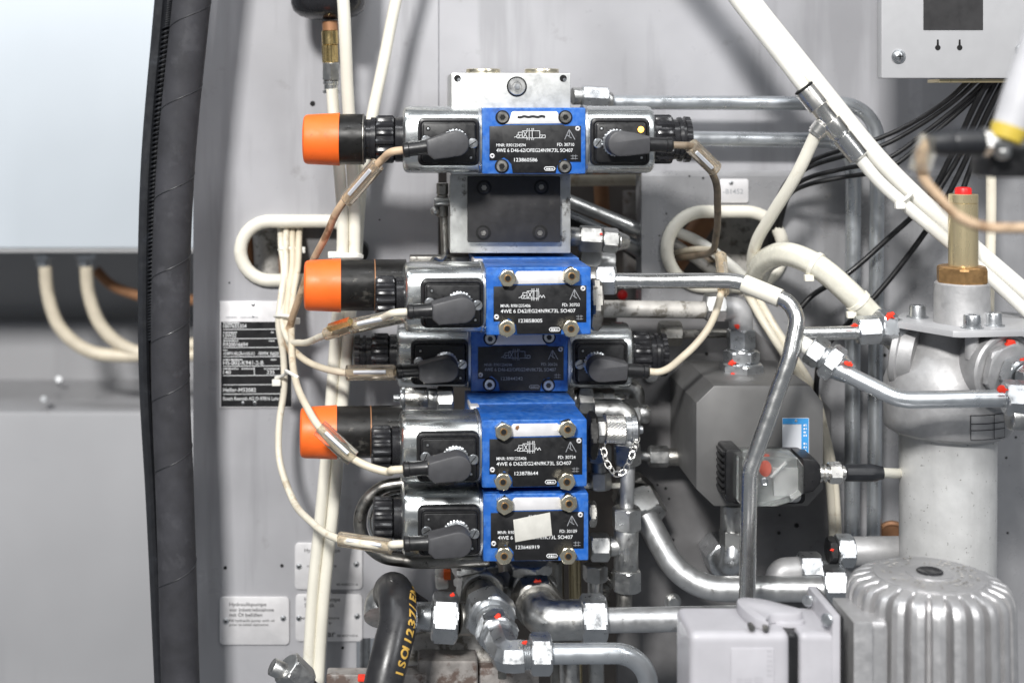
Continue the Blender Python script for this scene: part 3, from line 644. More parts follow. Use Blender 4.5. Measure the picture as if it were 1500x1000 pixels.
def valve(label, c, Y, yaw, fix, txt, left, right=None, depth=110, sandwich=False, dusty=False, extra=None):
    M = Matrix.Translation(P(*c, Y)) @ Matrix.Rotation(math.radians(yaw), 4, 'Z'); g = lambda: B(M)
    t = T('solenoid_valve', label, 'valve', M @ V((0, depth, -48)), 'blue solenoid valves stacked on the manifold')
    b = g(); b.box(-76, 76, 0, depth, -48.5, 48.5, 2.6, 3); body = t.part('valve_body', b, 'blue_paint')
    if sandwich:
        b = g(); b.box(-82, 78, depth + .5, 208, -47, 50, 2.5); t.part('sandwich_plate', b, 'blue_paint')
        b = g(); b.box(-84, -70, depth - 20, depth + 30, 42, 49.5, 2); t.part('clip', b, 'tag_silver')
    # black type plate with a lower tab, silver tag above it
    pl = [(-65, -28.5), (-52, -28.5), (-44, -24), (-38, -28), (-33, -34), (-31, -47), (32, -47), (34, -36), (38, -29), (46, -26), (52, -30.5), (69, -30.5), (69, 22), (46, 22), (42, 24), (-42, 23), (-48, 21.5), (-65, 21.5)]
    b = g(); b.plate(pl, -1.2, 1, .35); npl = t.part('type_plate', b, 'plate_dusty' if dusty else 'plate_black')
    tg = [(-42, 24.6), (42, 25.6), (37, 31), (35.5, 41), (33, 43.2), (-30, 43.2), (-33, 41), (-35, 33)]
    b = g(); b.plate(tg, -1.0, 1, .35); tgo = t.part('tag', b, 'tag_silver')
    b = g(); y = -1.75; symbol(b, -6, 9.5, y, right is not None)
    mn, fd, ty, sn = txt; wm = 43
    b.text(mn, -55, -8.3, 4.4, y, wm); b.text(fd, 59, -7.6, 4.6, y, 25, align='r'); b.text(ty, -55, -16.3, 5.2, y, 112 if right else 108); b.text(sn, -29, -30.2, 5.2, y, 34)
    if extra != 'sticker': pass
    L_ = [(17, -43, 29, -43), (17, -38, 29, -38), (17, -43, 15, -40.5), (15, -40.5, 17, -38), (29, -43, 31, -40.5), (31, -40.5, 29, -38)]
    b.lines(L_, y, 1.0); b.bars(18, -41.8, 10, 2.2, y, 5)
    tri = [(45, 2, 51.5, 17), (51.5, 17, 60, 2), (48, 9, 55, 4), (51.5, 17, 52, 5)]
    b2 = g(); b2.lines(tri, y, .9); b2.lines([(54, -26, 64, -26), (54, -22, 64, -22), (57, -27, 57, -20), (61, -27, 61, -20)], y, .6); t.part('lettering', b, 'ink_grey' if dusty else 'ink_white', npl, flat=True); t.part('engraving', b2, 'ink_grey', npl, flat=True)
    if extra == 'scribble':
        b = g(); b.tube([V((-24, -1.4, 35)), V((-20, -1.6, 34.6)), V((-15, -1.6, 36)), V((-8, -1.6, 35)), V((-2, -1.6, 36)), V((6, -1.6, 35)), V((12, -1.7, 36.5)), V((16, -1.6, 35))], 1.7, 6, 5); t.part('pen_mark', b, 'ink_black', tgo)
    if extra == 'sticker':
        b = g(); b.plate([(-30, -20), (23, -11), (20, 22), (-33, 12)], -3.0, -1.9, .2); st = t.part('sticker', b, 'paper', npl, 'blank greyish paper sticker stuck over the plate')
    if extra == 'stain':
        b = g(); b.plate([(-28, 36), (-25, 34), (-22, 38), (-23, 41), (-27, 40)], -1.5, -.8, .1); t.part('stain', b, 'copper_brown', tgo)
    for (x, z) in ((64, 18), (-61, -22)):
        b = g(); b.lathe(V((x, -.8, z)), V((0, -1, 0)), [(0, 3.8), (1.4, 3.6), (2.2, 2.4), (1.6, 1.4)], 18); rv = t.part('rivet', b, 'tag_silver', npl)
        b = g(); b.plate(circ(x, z, 1.3, 10), -2.9, -1.5); t.part('rivet_hole', b, 'hole_dark', rv)
    for i, (x, z) in enumerate(((-46, 34.5), (46, 34.5 if fix == 'socket' else 37), (-47, -37), (45, -38))):
        if fix == 'hex':
            b = g(); b.hexn(V((x, -13, z)), V((x, 1, z)), 23, random.uniform(0, 1)); nu = t.part('hex_standoff', b, 'brass_pale')
            b = g(); b.lathe(V((x, -12.6, z)), V((0, -1, 0)), [(0, 5.6), (.8, 5.4), (.9, 5)], 20); h_ = t.part('thread_hole', b, 'bronze', nu)
            b = g(); b.lathe(V((x, -13.5, z)), V((0, -1, 0)), [(0, 4.0), (.2, 3.9)], 16); t.part('hole', b, 'hole_dark', nu)
        else:
            b = g(); b.plate(circ(x, z, 10.4, 28), -1.6, 3, .3); t.part('counterbore', b, 'hole_dark', body)
            hm = 'zinc' if fix == 'bright' else 'zinc_dark'
            b = g(); b.lathe(V((x, -1.5, z)), V((0, -1, 0)), [(0, 8.4), (2.4, 8.4), (3.4, 7.6), (3.4, 4.6), (2.6, 4.4)], 28); s_ = t.part('screw', b, hm, body)
            b = g(); b.plate([(x + 4.3 * math.cos(a * PI / 3 + i), z + 4.3 * math.sin(a * PI / 3 + i)) for a in range(6)], -4.6, -2); t.part('socket', b, 'hole_dark' if fix != 'bright' else 'black_anodised', s_)
    solenoid(t, M, -1, 0, left.get('tube'), left.get('knobr', 34), left.get('ring'), False)
    if right: solenoid(t, M, 1, 0, None, right.get('knobr', 35), True, right.get('led'))
    return M

DUAL, SING = '4WE 6 D46-62/OFEG24N9K73L SO407', '4WE 6 D62/EG24N9K73L SO407'
M1 = valve('topmost blue double valve numbered 123860586 with orange cap and lit amber lamp', (782, 206.5), 0, 0, 'socket', ('MNR: R901254594', 'FD: 30710', DUAL, '123860586'), dict(tube='inline', knobr=35), dict(led=True, knobr=36), 106, extra='scribble')
M2 = valve('blue single valve numbered 123858005 with brass hex nuts and blank silver tag', (789, 441), -40, 3, 'hex', ('MNR: R901235406', 'FD: 30703', SING, '123858005'), dict(tube='behind', knobr=30), None, 110, True)
M3 = valve('dusty blue double valve numbered 123844242 recessed between two single valves', (761, 528), 140, 0, 'bright', ('MNR: R901254594', 'FD: 30626', DUAL, '123844242'), dict(ring=True, knobr=33), dict(knobr=36), 34, dusty=True)
M4 = valve('blue single valve numbered 123878644 with brass hex nuts and stained silver tag', (783, 664), -40, 3, 'hex', ('MNR: R901235406', 'FD: 30724', SING, '123878644'), dict(tube='behind', knobr=30), None, 110, True, extra='stain')
M5 = valve('lowest blue valve numbered 123646919 with a paper sticker over its plate', (785, 772), -40, 2, 'hex', ('MNR: R901235406', 'FD: 30109', SING, '123646919'), dict(knobr=31), None, 110, True, extra='sticker')

# ================================================================ plugs and cords
def plug_cord(label, M, sd, ang, path, m, r=5.5, sleeves=(), grp='cords plugged into the solenoid valves', ties=()):
    xc = sd * 125; rx = xc + (9 if sd < 0 else -8); Rm = Matrix.Translation(V((rx, 0, -2))) @ Matrix.Rotation(ang, 4, 'Y'); MM = M @ Rm
    t = T('valve_cable', label, 'cable', MM @ V((0, -16, 0)), grp); g = lambda: B(MM); s = sd
    pts = []
    for i in range(15):
        a = math.radians(-105 + 210 * i / 14); pts.append((-s * 18.5 * math.cos(a) if s > 0 else 18.5 * math.cos(a), 18.5 * math.sin(a)))
    if s < 0: poly = pts + [(-18, 15.5), (-40, 11), (-42, 9.5), (-42, -10.5), (-40, -12.5), (-34, -18.5), (-6, -18.5)]
    else: poly = [(-x, z) for x, z in (([(-x, z) for x, z in pts]) + [(-18, 16.5), (-40, 12), (-42, 11), (-42, -11), (-40, -13), (-6, -18)])][::-1]
    b = g(); b.plate(poly, -72, -38, 3.2); hd = t.part('plug_head', b, 'plug_grey')
    d = V((s, 0, 0)); c = V((s * 41, -55, 0))
    b = g(); b.lathe(c, d, [(0, 11), (3, 10.4), (26, 10), (27, 11.2), (33, 11), (35, 9), (35.5, 6)], 24); t.part('plug_neck', b, 'black_plastic')
    p0 = MM @ V((s * 74, -55, 0)); p1 = MM @ V((s * 90, -55, 0))
    pts = [p0, p1] + PP(path); b = B(); b.tube(pts, r, 12, 10); cd = t.part('cord', b, m)
    for (a, e, ro, mm, strip) in sleeves:
        A, E = P(*a), P(*e); b = B(); b.hollow(A, E, ro, r + .8, 16, .8); sl = t.part('marker_sleeve', b, mm)
        if strip:
            d_, u, v_ = frame(E - A); up = V((0, -1, 0)); w_ = d_.cross(up).normalized(); q0 = A.lerp(E, .18) + up * (ro * 1.0) + w_ * 3; q1 = A.lerp(E, .85) + up * (ro * 1.0) + w_ * 3
            b = B(); b.tube([q0, q1], 3.0, 4, 2); t.part('marker_strip', b, 'label_white', sl)
    return t
plug_cord('brown-stained cord from the topmost valve\u2019s left plug down past orange caps', M1, -1, math.radians(-7.5),
          [(560, 234, -30), (530, 265, -10), (498, 303, 10), (478, 345, 60), (455, 390, 110), (440, 432, 150), (427, 470, 190), (421, 500, 215), (428, 520, 225)], 'cable_brown', 5.8,
          [((553, 241, -28), (507, 294, 4), 11.5, 'clear_grimy', True)])
plug_cord('cream cord with amber clip plugged into valve 123858005', M2, -1, math.radians(-3),
          [(560, 466, -70), (500, 483, -20), (470, 493, 60), (440, 502, 150), (422, 497, 190), (413, 470, 210), (414, 440, 230), (418, 400, 255), (419, 345, 295), (421, 322, 340)], 'cable_pale', 5.4,
          [((590, 462, -80), (514, 478, -40), 11, 'clear_plastic', True), ((521, 476, -42), (478, 489, 10), 9.5, 'clear_grimy', False)])
plug_cord('cream cord with printed sleeve plugged into the recessed valve 123844242', M3, -1, math.radians(-4),
          [(560, 545, 80), (510, 546, 90), (470, 538, 120), (440, 522, 160), (423, 500, 195), (420, 470, 210), (423, 430, 235), (428, 390, 265), (428, 345, 300), (430, 322, 340)], 'cable_cream', 5.4,
          [((578, 545, 75), (508, 546, 92), 12, 'clear_grimy', True)])
plug_cord('cream cord crossing the lowest orange cap into valve 123878644', M4, -1, math.radians(-3),
          [(570, 691, -80), (540, 683, -70), (510, 667, -60), (470, 628, -50), (448, 593, 0), (434, 560, 80), (428, 525, 150), (427, 490, 190), (428, 440, 230), (436, 390, 262), (438, 345, 300), (440, 322, 340)], 'cable_cream', 5.6,
          [((517, 671, -62), (468, 626, -50), 13, 'clear_plastic', True)])
plug_cord('long pale cord looping down the left into the lowest valve', M5, -1, math.radians(-2),
          [(575, 800, -70), (540, 797, -60), (500, 790, -30), (455, 763, 60), (426, 725, 150), (409, 670, 190), (409, 620, 205), (416, 570, 212), (415, 520, 215), (408, 470, 215), (411, 440, 225), (416, 400, 255), (412, 360, 290), (411, 322, 340)], 'cable_pale', 5.6,
          [((572, 800, -68), (498, 789, -28), 11, 'clear_grimy', True)])
plug_cord('grimy brown cord from the right plug of the topmost valve into right cable hole', M1, 1, math.radians(2),
          [(1012, 214, -48), (1030, 232, -30), (1047, 262, 0), (1051, 300, 60), (1049, 345, 150), (1040, 370, 230), (1010, 376, 290), (985, 378, 340)], 'cable_grimy', 5.4,
          [((1013, 214, -48), (1048, 248, -22), 12, 'clear_grimy', True)])
plug_cord('cream cord rising right from the recessed valve to a grimy sleeve', M3, 1, math.radians(3.5),
          [(1004, 519, 72), (1038, 480, 78), (1056, 430, 110), (1057, 390, 160), (1045, 368, 230), (1015, 366, 290), (985, 372, 340)], 'cable_cream', 5.6,
          [((1060, 427, 105), (1056, 376, 172), 11.5, 'clear_grimy', True)])
# amber clip on the second cord
b = B(); q = [P(482, 480, -30), P(513, 470, -58), P(512, 478, -58), P(483, 489, -30)]; b.tube([q[0], q[1]], 6, 4, 2); one('cord_clip', b, 'brass', 'yellowed plastic clip on the cord beside upper capped valve', 'cable clip')
# cable ties on the bundle
def tie(pts, w, label, head, Mt='tube_bright'):
    t = T('cable_tie', label, 'cable tie', pts[0]); b = B(); b.tube(pts, w, 6, 6); t.part('strap', b, Mt); b = B(); h = head
    b.box(h.x - 7, h.x + 7, h.y - 5, h.y + 5, h.z - 5, h.z + 5, 1.5); t.part('tie_head', b, Mt)
tie([P(409, 366, 288), P(413, 364, 277), P(428, 364, 281), P(444, 366, 288)], 3.0, 'cable tie round the bundle below the left oval hole', P(441, 366, 288))
tie([P(402, 463, 215), P(408, 462, 203), P(424, 463, 194), P(432, 465, 205)], 2.6, 'cable tie round the bundle just above the sharp bend', P(433, 470, 205))
tie([P(404, 553, 212), P(412, 551, 200), P(430, 549, 90), P(437, 553, 84)], 2.8, 'cable tie on the pale cords beside the black type plate', P(405, 560, 206))

# ================================================================ white tubes and supply on the left
def ttube(name, pts, r, m, label, cat='tube', grp=None, n=16, k=10):
    b = B(); b.tube(PP(pts), r, n, k); return one(name, b, m, label, cat, grp)
G = 'white pneumatic tubes down the left panel'
ttube('plastic_tube', [(486, 130, 175), (489, 170, 180), (498, 260, 190), (502, 330, 195), (500, 400, 200), (493, 480, 200), (484, 600, 200), (470, 750, 200), (459, 860, 200), (449, 1030, 200)], 9.6, 'white_tube', 'white tube hanging from the brass coupling, left of the pair', 'tube', G)
ttube('plastic_tube', [(488, -300, 100), (500, -40, 112), (504, 20, 118), (509, 130, 150), (517, 260, 190), (520, 330, 195), (518, 400, 200), (511, 480, 200), (501, 600, 200), (488, 750, 200), (476, 860, 200), (464, 1030, 200)], 9.8, 'white_tube', 'white tube passing in front of black canister, right of the pair', 'tube', G)
ttube('plastic_tube', [(640, -300, 180), (590, -40, 190), (578, 10, 192), (560, 100, 198), (547, 160, 204), (533, 240, 212), (527, 300, 218), (523, 360, 224), (519, 430, 224)], 9.6, 'white_tube', 'white tube slanting in from the top towards the topmost valve', 'tube', G)
t = T('pressure_canister', 'black domed pressure canister at the top above a brass coupling', 'accumulator', P(481, 45, 190))
b = B(); c = P(481, 32, 200); b.lathe(V((c.x, c.y, P(0, 30, 200).z)), V((0, 0, 1)), [(0, 14), (2, 30), (7, 46), (15, 56), (26, 60), (44, 61), (120, 61)], 48); t.part('vessel', b, 'black_satin')
for nm, y0, y1, r, m, kn in (('neck', 31, 46, 12.5, 'copper_brown', 0), ('sleeve', 45, 66, 13.5, 'brass', 0), ('knurled_sleeve', 66, 92, 13, 'brass', 1)):
    b = B(); A, E = P(483, y0, 185), P(484, y1, 185)
    b.lathe(A, E - A, [(0, r - 1), (1, r), ((E - A).length - 1, r), ((E - A).length, r - 1)], 60, (lambda a, tt, q: q * (1 - .05 * (int(a * 30 / PI) % 2))) if kn else None); t.part(nm, b, m)
b = B(); b.hexn(P(485, 92, 183), P(485, 118, 183), 26, .5); t.part('nut', b, 'zinc_dull')
b = B(); A, E = P(485, 118, 183), P(485, 137, 183); b.lathe(A, E - A, [(0, 11), (1, 13), (6, 13), (7, 11.5), (15, 11.5), (16, 13.5), (20, 13.5), (21, 11)], 32); t.part('collar', b, 'chrome')
tie([P(490, 376, 195), P(494, 375, 185), P(508, 375, 182), P(522, 375, 184), P(529, 376, 194)], 5, 'broad white tie holding the white tubes above upper orange cap', P(487, 373, 192))
b = B(); c = P(524, 366, 250); b.lathe(P(524, 366, WY - 1), V((0, -1, 0)), [(0, 19), (40, 19), (42, 17)], 24); one('tie_mount', b, 'black_plastic', 'round black tie mount behind the white tubes', 'cable mount')
# oval hole on the left: dirty pipes inside
for i, (x, r, m, lb) in enumerate(((390, 24, 'pipe_dirty', 'dirty vertical pipe seen inside the left oval hole'), (362, 12, 'copper_brown', 'rusty brown pipe at the left end of the oval hole'), (412, 12, 'copper_brown', 'rusty pipe behind the cords in the left oval hole'))):
    b = B(); b.cyl(P(x - 3, 300, 400), P(x + 5, 440, 400), r * 1.0, n=20); one('inner_pipe', b, m, lb, 'pipe', 'pipes inside the left oval hole')
b = B(); q = px_rect(432, 540, 300, 440, 330); b.box(q[0], q[1], 330, 345, q[2], q[3], 1); one('inner_bracket', b, 'shade_bracket_grey', 'dark grey bracket inside the left oval hole', 'bracket')
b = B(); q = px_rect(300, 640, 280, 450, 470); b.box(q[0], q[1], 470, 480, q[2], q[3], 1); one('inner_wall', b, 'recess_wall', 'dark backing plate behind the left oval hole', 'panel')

# ================================================================ pipe helpers
def pipe(name, label, pts, r, m, rad=40, cat='pipe', nuts=(), grp=None, extra=None):
    t = T(name, label, cat, P(*pts[0]), grp); b = B(); b.tube(fillet(PP(pts), rad, 10), r, 24, smooth=False); pb = t.part('pipe_body', b, m)
    for (a, e, af, mm, rot) in nuts: b = B(); b.hexn(P(*a), P(*e), af, rot); t.part('nut', b, mm, sharp=.3)
    return t
def nut(t, a, e, af, m='zinc', rot=0., name='nut', sides=6): b = B(); b.hexn(P(*a), P(*e), af, rot, sides=sides, n=36 if sides == 6 else 48); return t.part(name, b, m, sharp=.3)
def cy(t, a, e, r, m='zinc', name='body', bev=1.5, r1=None): b = B(); b.cyl(P(*a), P(*e), r, r1, bev, 28); return t.part(name, b, m)
def thread(t, a, e, r, m='zinc'):
    A, E = P(*a), P(*e); L = (E - A).length; n = max(3, int(L / 2.6)); pr = []
    for i in range(n): pr += [(L * i / n, r - 1.1), (L * (i + .5) / n, r)]
    pr.append((L, r - 1.1)); b = B(); b.lathe(A, E - A, pr, 24); return t.part('thread', b, m)
def elbow(t, pts, r, m, rad=20, name='elbow'): b = B(); b.tube(fillet(PP(pts), rad, 8), r, 20, smooth=False); return t.part(name, b, m)

# upper pipes from the manifold to the right
t = pipe('steel_pipe', 'upper steel pipe from manifold block bending down at right', [(880, 150, 230), (1286, 152, 230), (1280, 820, 240)], 11.5, 'pipe_zinc', 62)
cy(t, (838, 141, 200), (856, 141, 205), 14, 'zinc_dull'); nut(t, (852, 141, 200), (890, 143, 204), 32, 'zinc', .1); cy(t, (888, 146, 210), (896, 147, 212), 12.5, 'zinc_dull', 'ferrule')
pipe('steel_pipe', 'second steel pipe behind the topmost valve bending down inside the first', [(990, 203, 262), (1250, 206, 262), (1248, 820, 262)], 12.5, 'pipe_zinc', 50)
# thin rods through the opening
pipe('inner_tube', 'silver tube slanting through the opening right of black cover plate', [(815, 287, 330), (970, 350, 330)], 11, 'zinc_dull')
pipe('inner_tube', 'thin steel tube under the slanting silver tube in the opening', [(815, 305, 345), (970, 372, 345)], 6, 'zinc')
b = B(); b.tube(PP([(815, 315, 380), (880, 340, 380), (970, 400, 380)]), 9, 12); one('inner_hose', b, 'black_cable', 'black hose deep in the opening below slanting tubes', 'hose')
pipe('inner_tube', 'pale pinkish pipe at the top of the opening under the topmost valve', [(800, 265, 420), (1010, 263, 420)], 10, 'cable_cream')
pipe('inner_tube', 'brown vertical pipe deep in the opening', [(880, 250, 520), (884, 360, 520)], 14, 'copper_brown')
pipe('inner_tube', 'worn steel tube leaving the fitting nuts in the opening', [(905, 352, 250), (932, 368, 326), (985, 402, 350)], 9, 'zinc_dull')
pipe('inner_tube', 'grey post deep behind the opening', [(928, 280, 560), (930, 480, 560)], 20, 'rusty_cast')
t = T('pipe_fitting', 'pair of worn hex nuts right of the black cover plate', 'pipe fitting', P(850, 352, 150), 'pipe fittings right of the manifold')
cy(t, (832, 346, 150), (854, 348, 150), 15, 'zinc_dull'); nut(t, (848, 349, 150), (881, 351, 150), 38, 'zinc_dull', .1); nut(t, (882, 351, 150), (905, 353, 150), 34, 'zinc_dull', .3); cy(t, (903, 353, 150), (919, 355, 155), 16, 'zinc_dull', 'taper', 1, 11)
mark(t, P(881, 343, 128), 3)
t = T('pipe_fitting', 'stained fitting between the black cover plate and upper capped valve', 'pipe fitting', P(870, 385, 200), 'pipe fittings right of the manifold')
nut(t, (848, 378, 210), (878, 384, 210), 42, 'zinc_dull', .3); cy(t, (870, 384, 210), (900, 386, 210), 18, 'zinc_dull')

# long bent pipe in front of the block
t = T('bent_pipe', 'shiny bent steel pipe from upper valve crossing down before the dark block', 'pipe', P(1095, 900, -40), None)
pts = [(895, 411, 60), (1080, 411, 20), (1172, 448, -30), (1158, 520, -50), (1098, 690, -60), (1092, 1000, -60)]
b = B(); b.tube(fillet(PP(pts), [60, 38, 50, 60], 12), 11.6, 28, smooth=False); t.part('pipe_body', b, 'chrome')
nut(t, (874, 410, 66), (903, 410, 60), 41, 'zinc'); cy(t, (862, 410, 70), (876, 410, 66), 20, 'zinc_dark', 'stub')
b = B(); b.hollow(P(1090, 415, 15), P(1143, 437, -14), 13.6, 11.9); t.part('cream_sleeve', b, 'trim_cream')
# dirty paint-splashed pipe with elbow onto the block
t = pipe('painted_pipe', 'dirty grey-painted pipe running into an elbow above the dark block', [(860, 452, 190), (1036, 454, 190)], 14, 'pipe_dirty')
nut(t, (1032, 450, 190), (1062, 450, 190), 40, 'zinc_dull', .1)
elbow(t, [(1060, 452, 190), (1084, 452, 190), (1086, 486, 190)], 19, 'cast_alu', 14); mark(t, P(1080, 478, 170), 5)
nut(t, (1085, 481, 190), (1086, 511, 190), 40, 'zinc', .5); nut(t, (1086, 512, 190), (1086, 530, 190), 50, 'zinc', .2); nut(t, (1086, 530, 190), (1086, 551, 190), 62, 'zinc', .5, 'flange_nut')
cy(t, (1086, 508, 190), (1086, 514, 190), 18, 'zinc_dull', 'spacer'); mark(t, P(1072, 531, 164), 6); mark(t, P(1074, 551, 162), 6)

# dark octagonal block
BY = 70
t = T('filter_block', 'dark machined steel block with chamfered corners on the shaded wall', 'hydraulic block', P(1112, 740, BY))
b = B(); o_ = px_poly([(1046, 565), (1187, 565), (1206, 590), (1206, 716), (1183, 741), (1046, 741), (1020, 716), (1020, 590)][::-1], BY); b.plate(o_, BY, 290, 1.4); t.part('body', b, 'machined')
q = px_rect(1146, 1185, 612, 670, BY - 1); b = B(); b.plate(rrect(*q, 1), BY - 1.4, BY + .5); lb = t.part('label', b, 'label_white', label='white label with blue edge')
q1 = px_rect(1146.5, 1184.5, 612.5, 621, BY - 2); q2 = px_rect(1174, 1184.5, 621, 669.5, BY - 2); b = B(); quad(b, *q1, BY - 1.9); quad(b, *q2, BY - 1.9); t.part('blue_border', b, 'label_blue', lb, flat=True)
b = B(); p = P(1177, 622, BY - 2.4); [b.bars(p.x, p.z - 2 - i_ * 5.2 - (7 if i_ > 3 else 0), 5, 3.4, BY - 2.4, 40 + i_) for i_ in range(8)]; t.part('lettering', b, 'ink_white', lb, flat=True)
rivet(t, P(1166, 616, BY - 1.5), 2.6, 'zinc', lb, False)
# fitting under the block
t = T('pipe_fitting', 'elbow fitting hanging under the dark block beside the bent pipe', 'pipe fitting', P(1070, 840, 190), 'pipe fittings right of the manifold')
cy(t, (1073, 738, 190), (1073, 775, 190), 19, 'zinc_dull'); nut(t, (1074, 774, 190), (1074, 803, 190), 38, 'zinc_dull', .3); elbow(t, [(1074, 800, 190), (1072, 828, 180), (1045, 808, 260)], 20, 'zinc', 10)
nut(t, (1062, 822, 215), (1048, 802, 285), 52, 'zinc', .2)
# pressure switch with clear housing
t = T('pressure_switch', 'clear plastic pressure switch with red lamp mounted before the dark block', 'pressure switch', P(1120, 740, BY - 20))
SY = 10
b = B(); q = px_rect(1062, 1086, 657, 734, SY + 10); b.plate(rrect(*q, 5), SY + 4, BY - .5, 2); bs = t.part('base', b, 'black_plastic')
for i in range(7):
    yy = 664 + i * 9.5; q = px_rect(1060, 1066, yy, yy + 5, SY); b = B(); b.box(q[0], q[1], SY + 10, BY - 8, q[2], q[3], .8); t.part('fin', b, 'black_plastic', bs)
q = px_rect(1070, 1180, 660, 738, SY + 36); b = B(); b.plate(rrect(*q, 8), SY + 36, BY - 1, 2); t.part('back_shell', b, 'black_plastic')
q = px_rect(1085, 1174, 671, 736, SY + 20); b = B(); b.plate(rrect(*q, 8), SY + 20, SY + 35, 2); t.part('inner_tray', b, 'pipe_dull')
o_ = px_poly([(1080, 667), (1150, 665), (1168, 670), (1177, 682), (1176, 722), (1160, 734), (1135, 741), (1088, 741), (1079, 732)][::-1], SY - 20)
b = B(); b.plate(o_, SY - 26, SY + 29, 5); t.part('clear_housing', b, 'clear_case')
b = B(); p = P(1120, 685, SY + 10); b.sphere(p, 9, sc=(1, .7, 1.3)); t.part('indicator_lamp', b, 'led_red')
b = B(); q = px_rect(1130, 1165, 684, 722, SY + 16); b.box(q[0], q[1], SY + 12, SY + 28, q[2], q[3], 1); b.cyl(P(1128, 698, SY), P(1150, 676, SY), 2.6); t.part('terminal', b, 'tag_silver')
b = B(); p = P(1119, 705, SY - 26); b.lathe(p, V((0, -1, 0)), [(0, 6), (2, 6), (3, 4.6), (2, 3)], 16); t.part('screw', b, 'zinc')
o_ = px_poly([(1172, 668), (1192, 670), (1200, 680), (1200, 706), (1190, 718), (1172, 722)][::-1], SY - 10); b = B(); b.plate(o_, SY - 20, SY + 40, 4); t.part('end_cap', b, 'black_plastic')
A, E = P(1198, 693, SY), P(1218, 693, SY); b = B(); b.lathe(A, E - A, [(0, 9), (1, 13), (4, 13), (5, 10), (7, 10), (8, 13), (11, 13), (12, 9), (20, 9)], 24); t.part('gland', b, 'nickel')
nut(t, (1213, 692, SY), (1232, 692, SY), 28, 'nickel', .2); cy(t, (1230, 692, SY), (1240, 692, SY), 10, 'nickel', 'collar')
b = B(); A, E = P(1237, 692, SY), P(1293, 692, SY); L = (E - A).length; b.lathe(A, E - A, [(0, 10), (2, 12.5), (38, 13), (46, 12), (52, 10), (L, 9.5)], 24, lambda a, tt, r: r * (1 - .04 * (int(a * 9 / PI) % 2))); t.part('cable_boot', b, 'rubber')
b = B(); b.tube(PP([(1288, 692, SY), (1318, 693, SY + 60), (1345, 691, 190), (1400, 685, 230)]), 7.5, 12); t.part('cord', b, 'white_tube')

# valve column right of the lower valves
t = T('relief_fitting', 'upright tee fitting with pipe stub right of the lower blue valves', 'pipe fitting', P(918, 890, 120))
elbow(t, [(870, 602, 150), (918, 602, 150), (918, 660, 130)], 19, 'zinc_dull', 16); nut(t, (918, 648, 120), (920, 680, 120), 38, 'zinc_dull', .5); cy(t, (920, 678, 120), (918, 745, 120), 11, 'pipe_dull', 'pipe_body', .5)
nut(t, (918, 742, 118), (918, 775, 118), 40, 'zinc_dull', .5); cy(t, (917, 773, 118), (917, 834, 118), 19, 'zinc_dull', 'tee_body', 2); cy(t, (893, 800, 118), (916, 800, 118), 15, 'zinc_dull', 'tee_branch')
nut(t, (864, 801, 118), (892, 801, 118), 38, 'zinc_dull', .1); nut(t, (918, 833, 118), (918, 865, 118), 40, 'zinc_dull', .5); cy(t, (915, 864, 118), (914, 905, 118), 12, 'zinc_dark', 'pipe_stub')
b = B(); p = P(912, 800, 118); b.text('H', p.x - 8, p.z - 6, 10, p.y - 19.6); b.text('5', p.x + 2, p.z - 6, 10, p.y - 19.6); t.part('embossing', b, 'zinc', flat=True)
# knurled cap with chain
t = T('test_coupling', 'knurled silver test-point cap with hanging chain beside valve 123878644', 'coupling', P(900, 648, 40))
nut(t, (864, 629, 40), (886, 629, 40), 34, 'zinc_dull', .2); A, E = P(884, 628, 40), P(915, 628, 40)
kb = B(); Lk = (E - A).length; pr = [(0, 18)] + [(1 + i * (Lk - 2) / 40, 20.5) for i in range(41)] + [(Lk, 18.5)]
kb.lathe(A, E - A, pr, 180, lambda a, tt, r: r * (1 + .028 * math.sin(30 * a + tt * 1.0)))
t.part('knurled_cap', kb, 'nickel'); A, E = P(915, 628, 40), P(936, 628, 40); b = B(); b.lathe(A, E - A, [(0, 17), (1, 18), (9, 18), (9.5, 20), (17, 20), (18, 18), (20, 13), (22, 9)], 36); t.part('end_band', b, 'zinc')
cy(t, (934, 629, 40), (942, 629, 40), 6, 'zinc', 'pin')
b = B(); c = P(886, 628, 40); b.torus(c, 22, 1.3, Matrix.Rotation(PI / 2, 3, 'Y'), 28, 6); t.part('wire_ring', b, 'nickel')
b = B(); b.tube(PP([(885, 648, 20), (886, 656, 18)]), 1.3, 6, 2); t.part('wire', b, 'nickel')
ch = catmull(PP([(884, 657, 14), (887, 672, 8), (893, 684, 4), (903, 694, 4), (912, 692, 6), (920, 680, 8), (926, 665, 12), (931, 652, 22), (934, 640, 34)]), 12)
L = [0]
for i in range(1, len(ch)): L.append(L[-1] + (ch[i] - ch[i - 1]).length)
nl = 12; d_prev = None
for i in range(nl):
    s_ = (i + .5) / nl * L[-1]; j = min(range(len(L)), key=lambda q: abs(L[q] - s_)); d = (ch[min(j + 1, len(ch) - 1)] - ch[max(j - 1, 0)]).normalized()
    sidev = d.cross(V((0, -1, 0))).normalized(); nrm = sidev.cross(d)
    if i % 2: sidev, nrm = (sidev + nrm * .9).normalized(), (nrm - sidev * .9).normalized()
    M3 = Matrix((d, sidev, nrm)).transposed(); b = B(); b.torus(ch[j], 4.0, 1.1, M3, 14, 6, 1.55); t.part('chain_link', b, 'nickel')
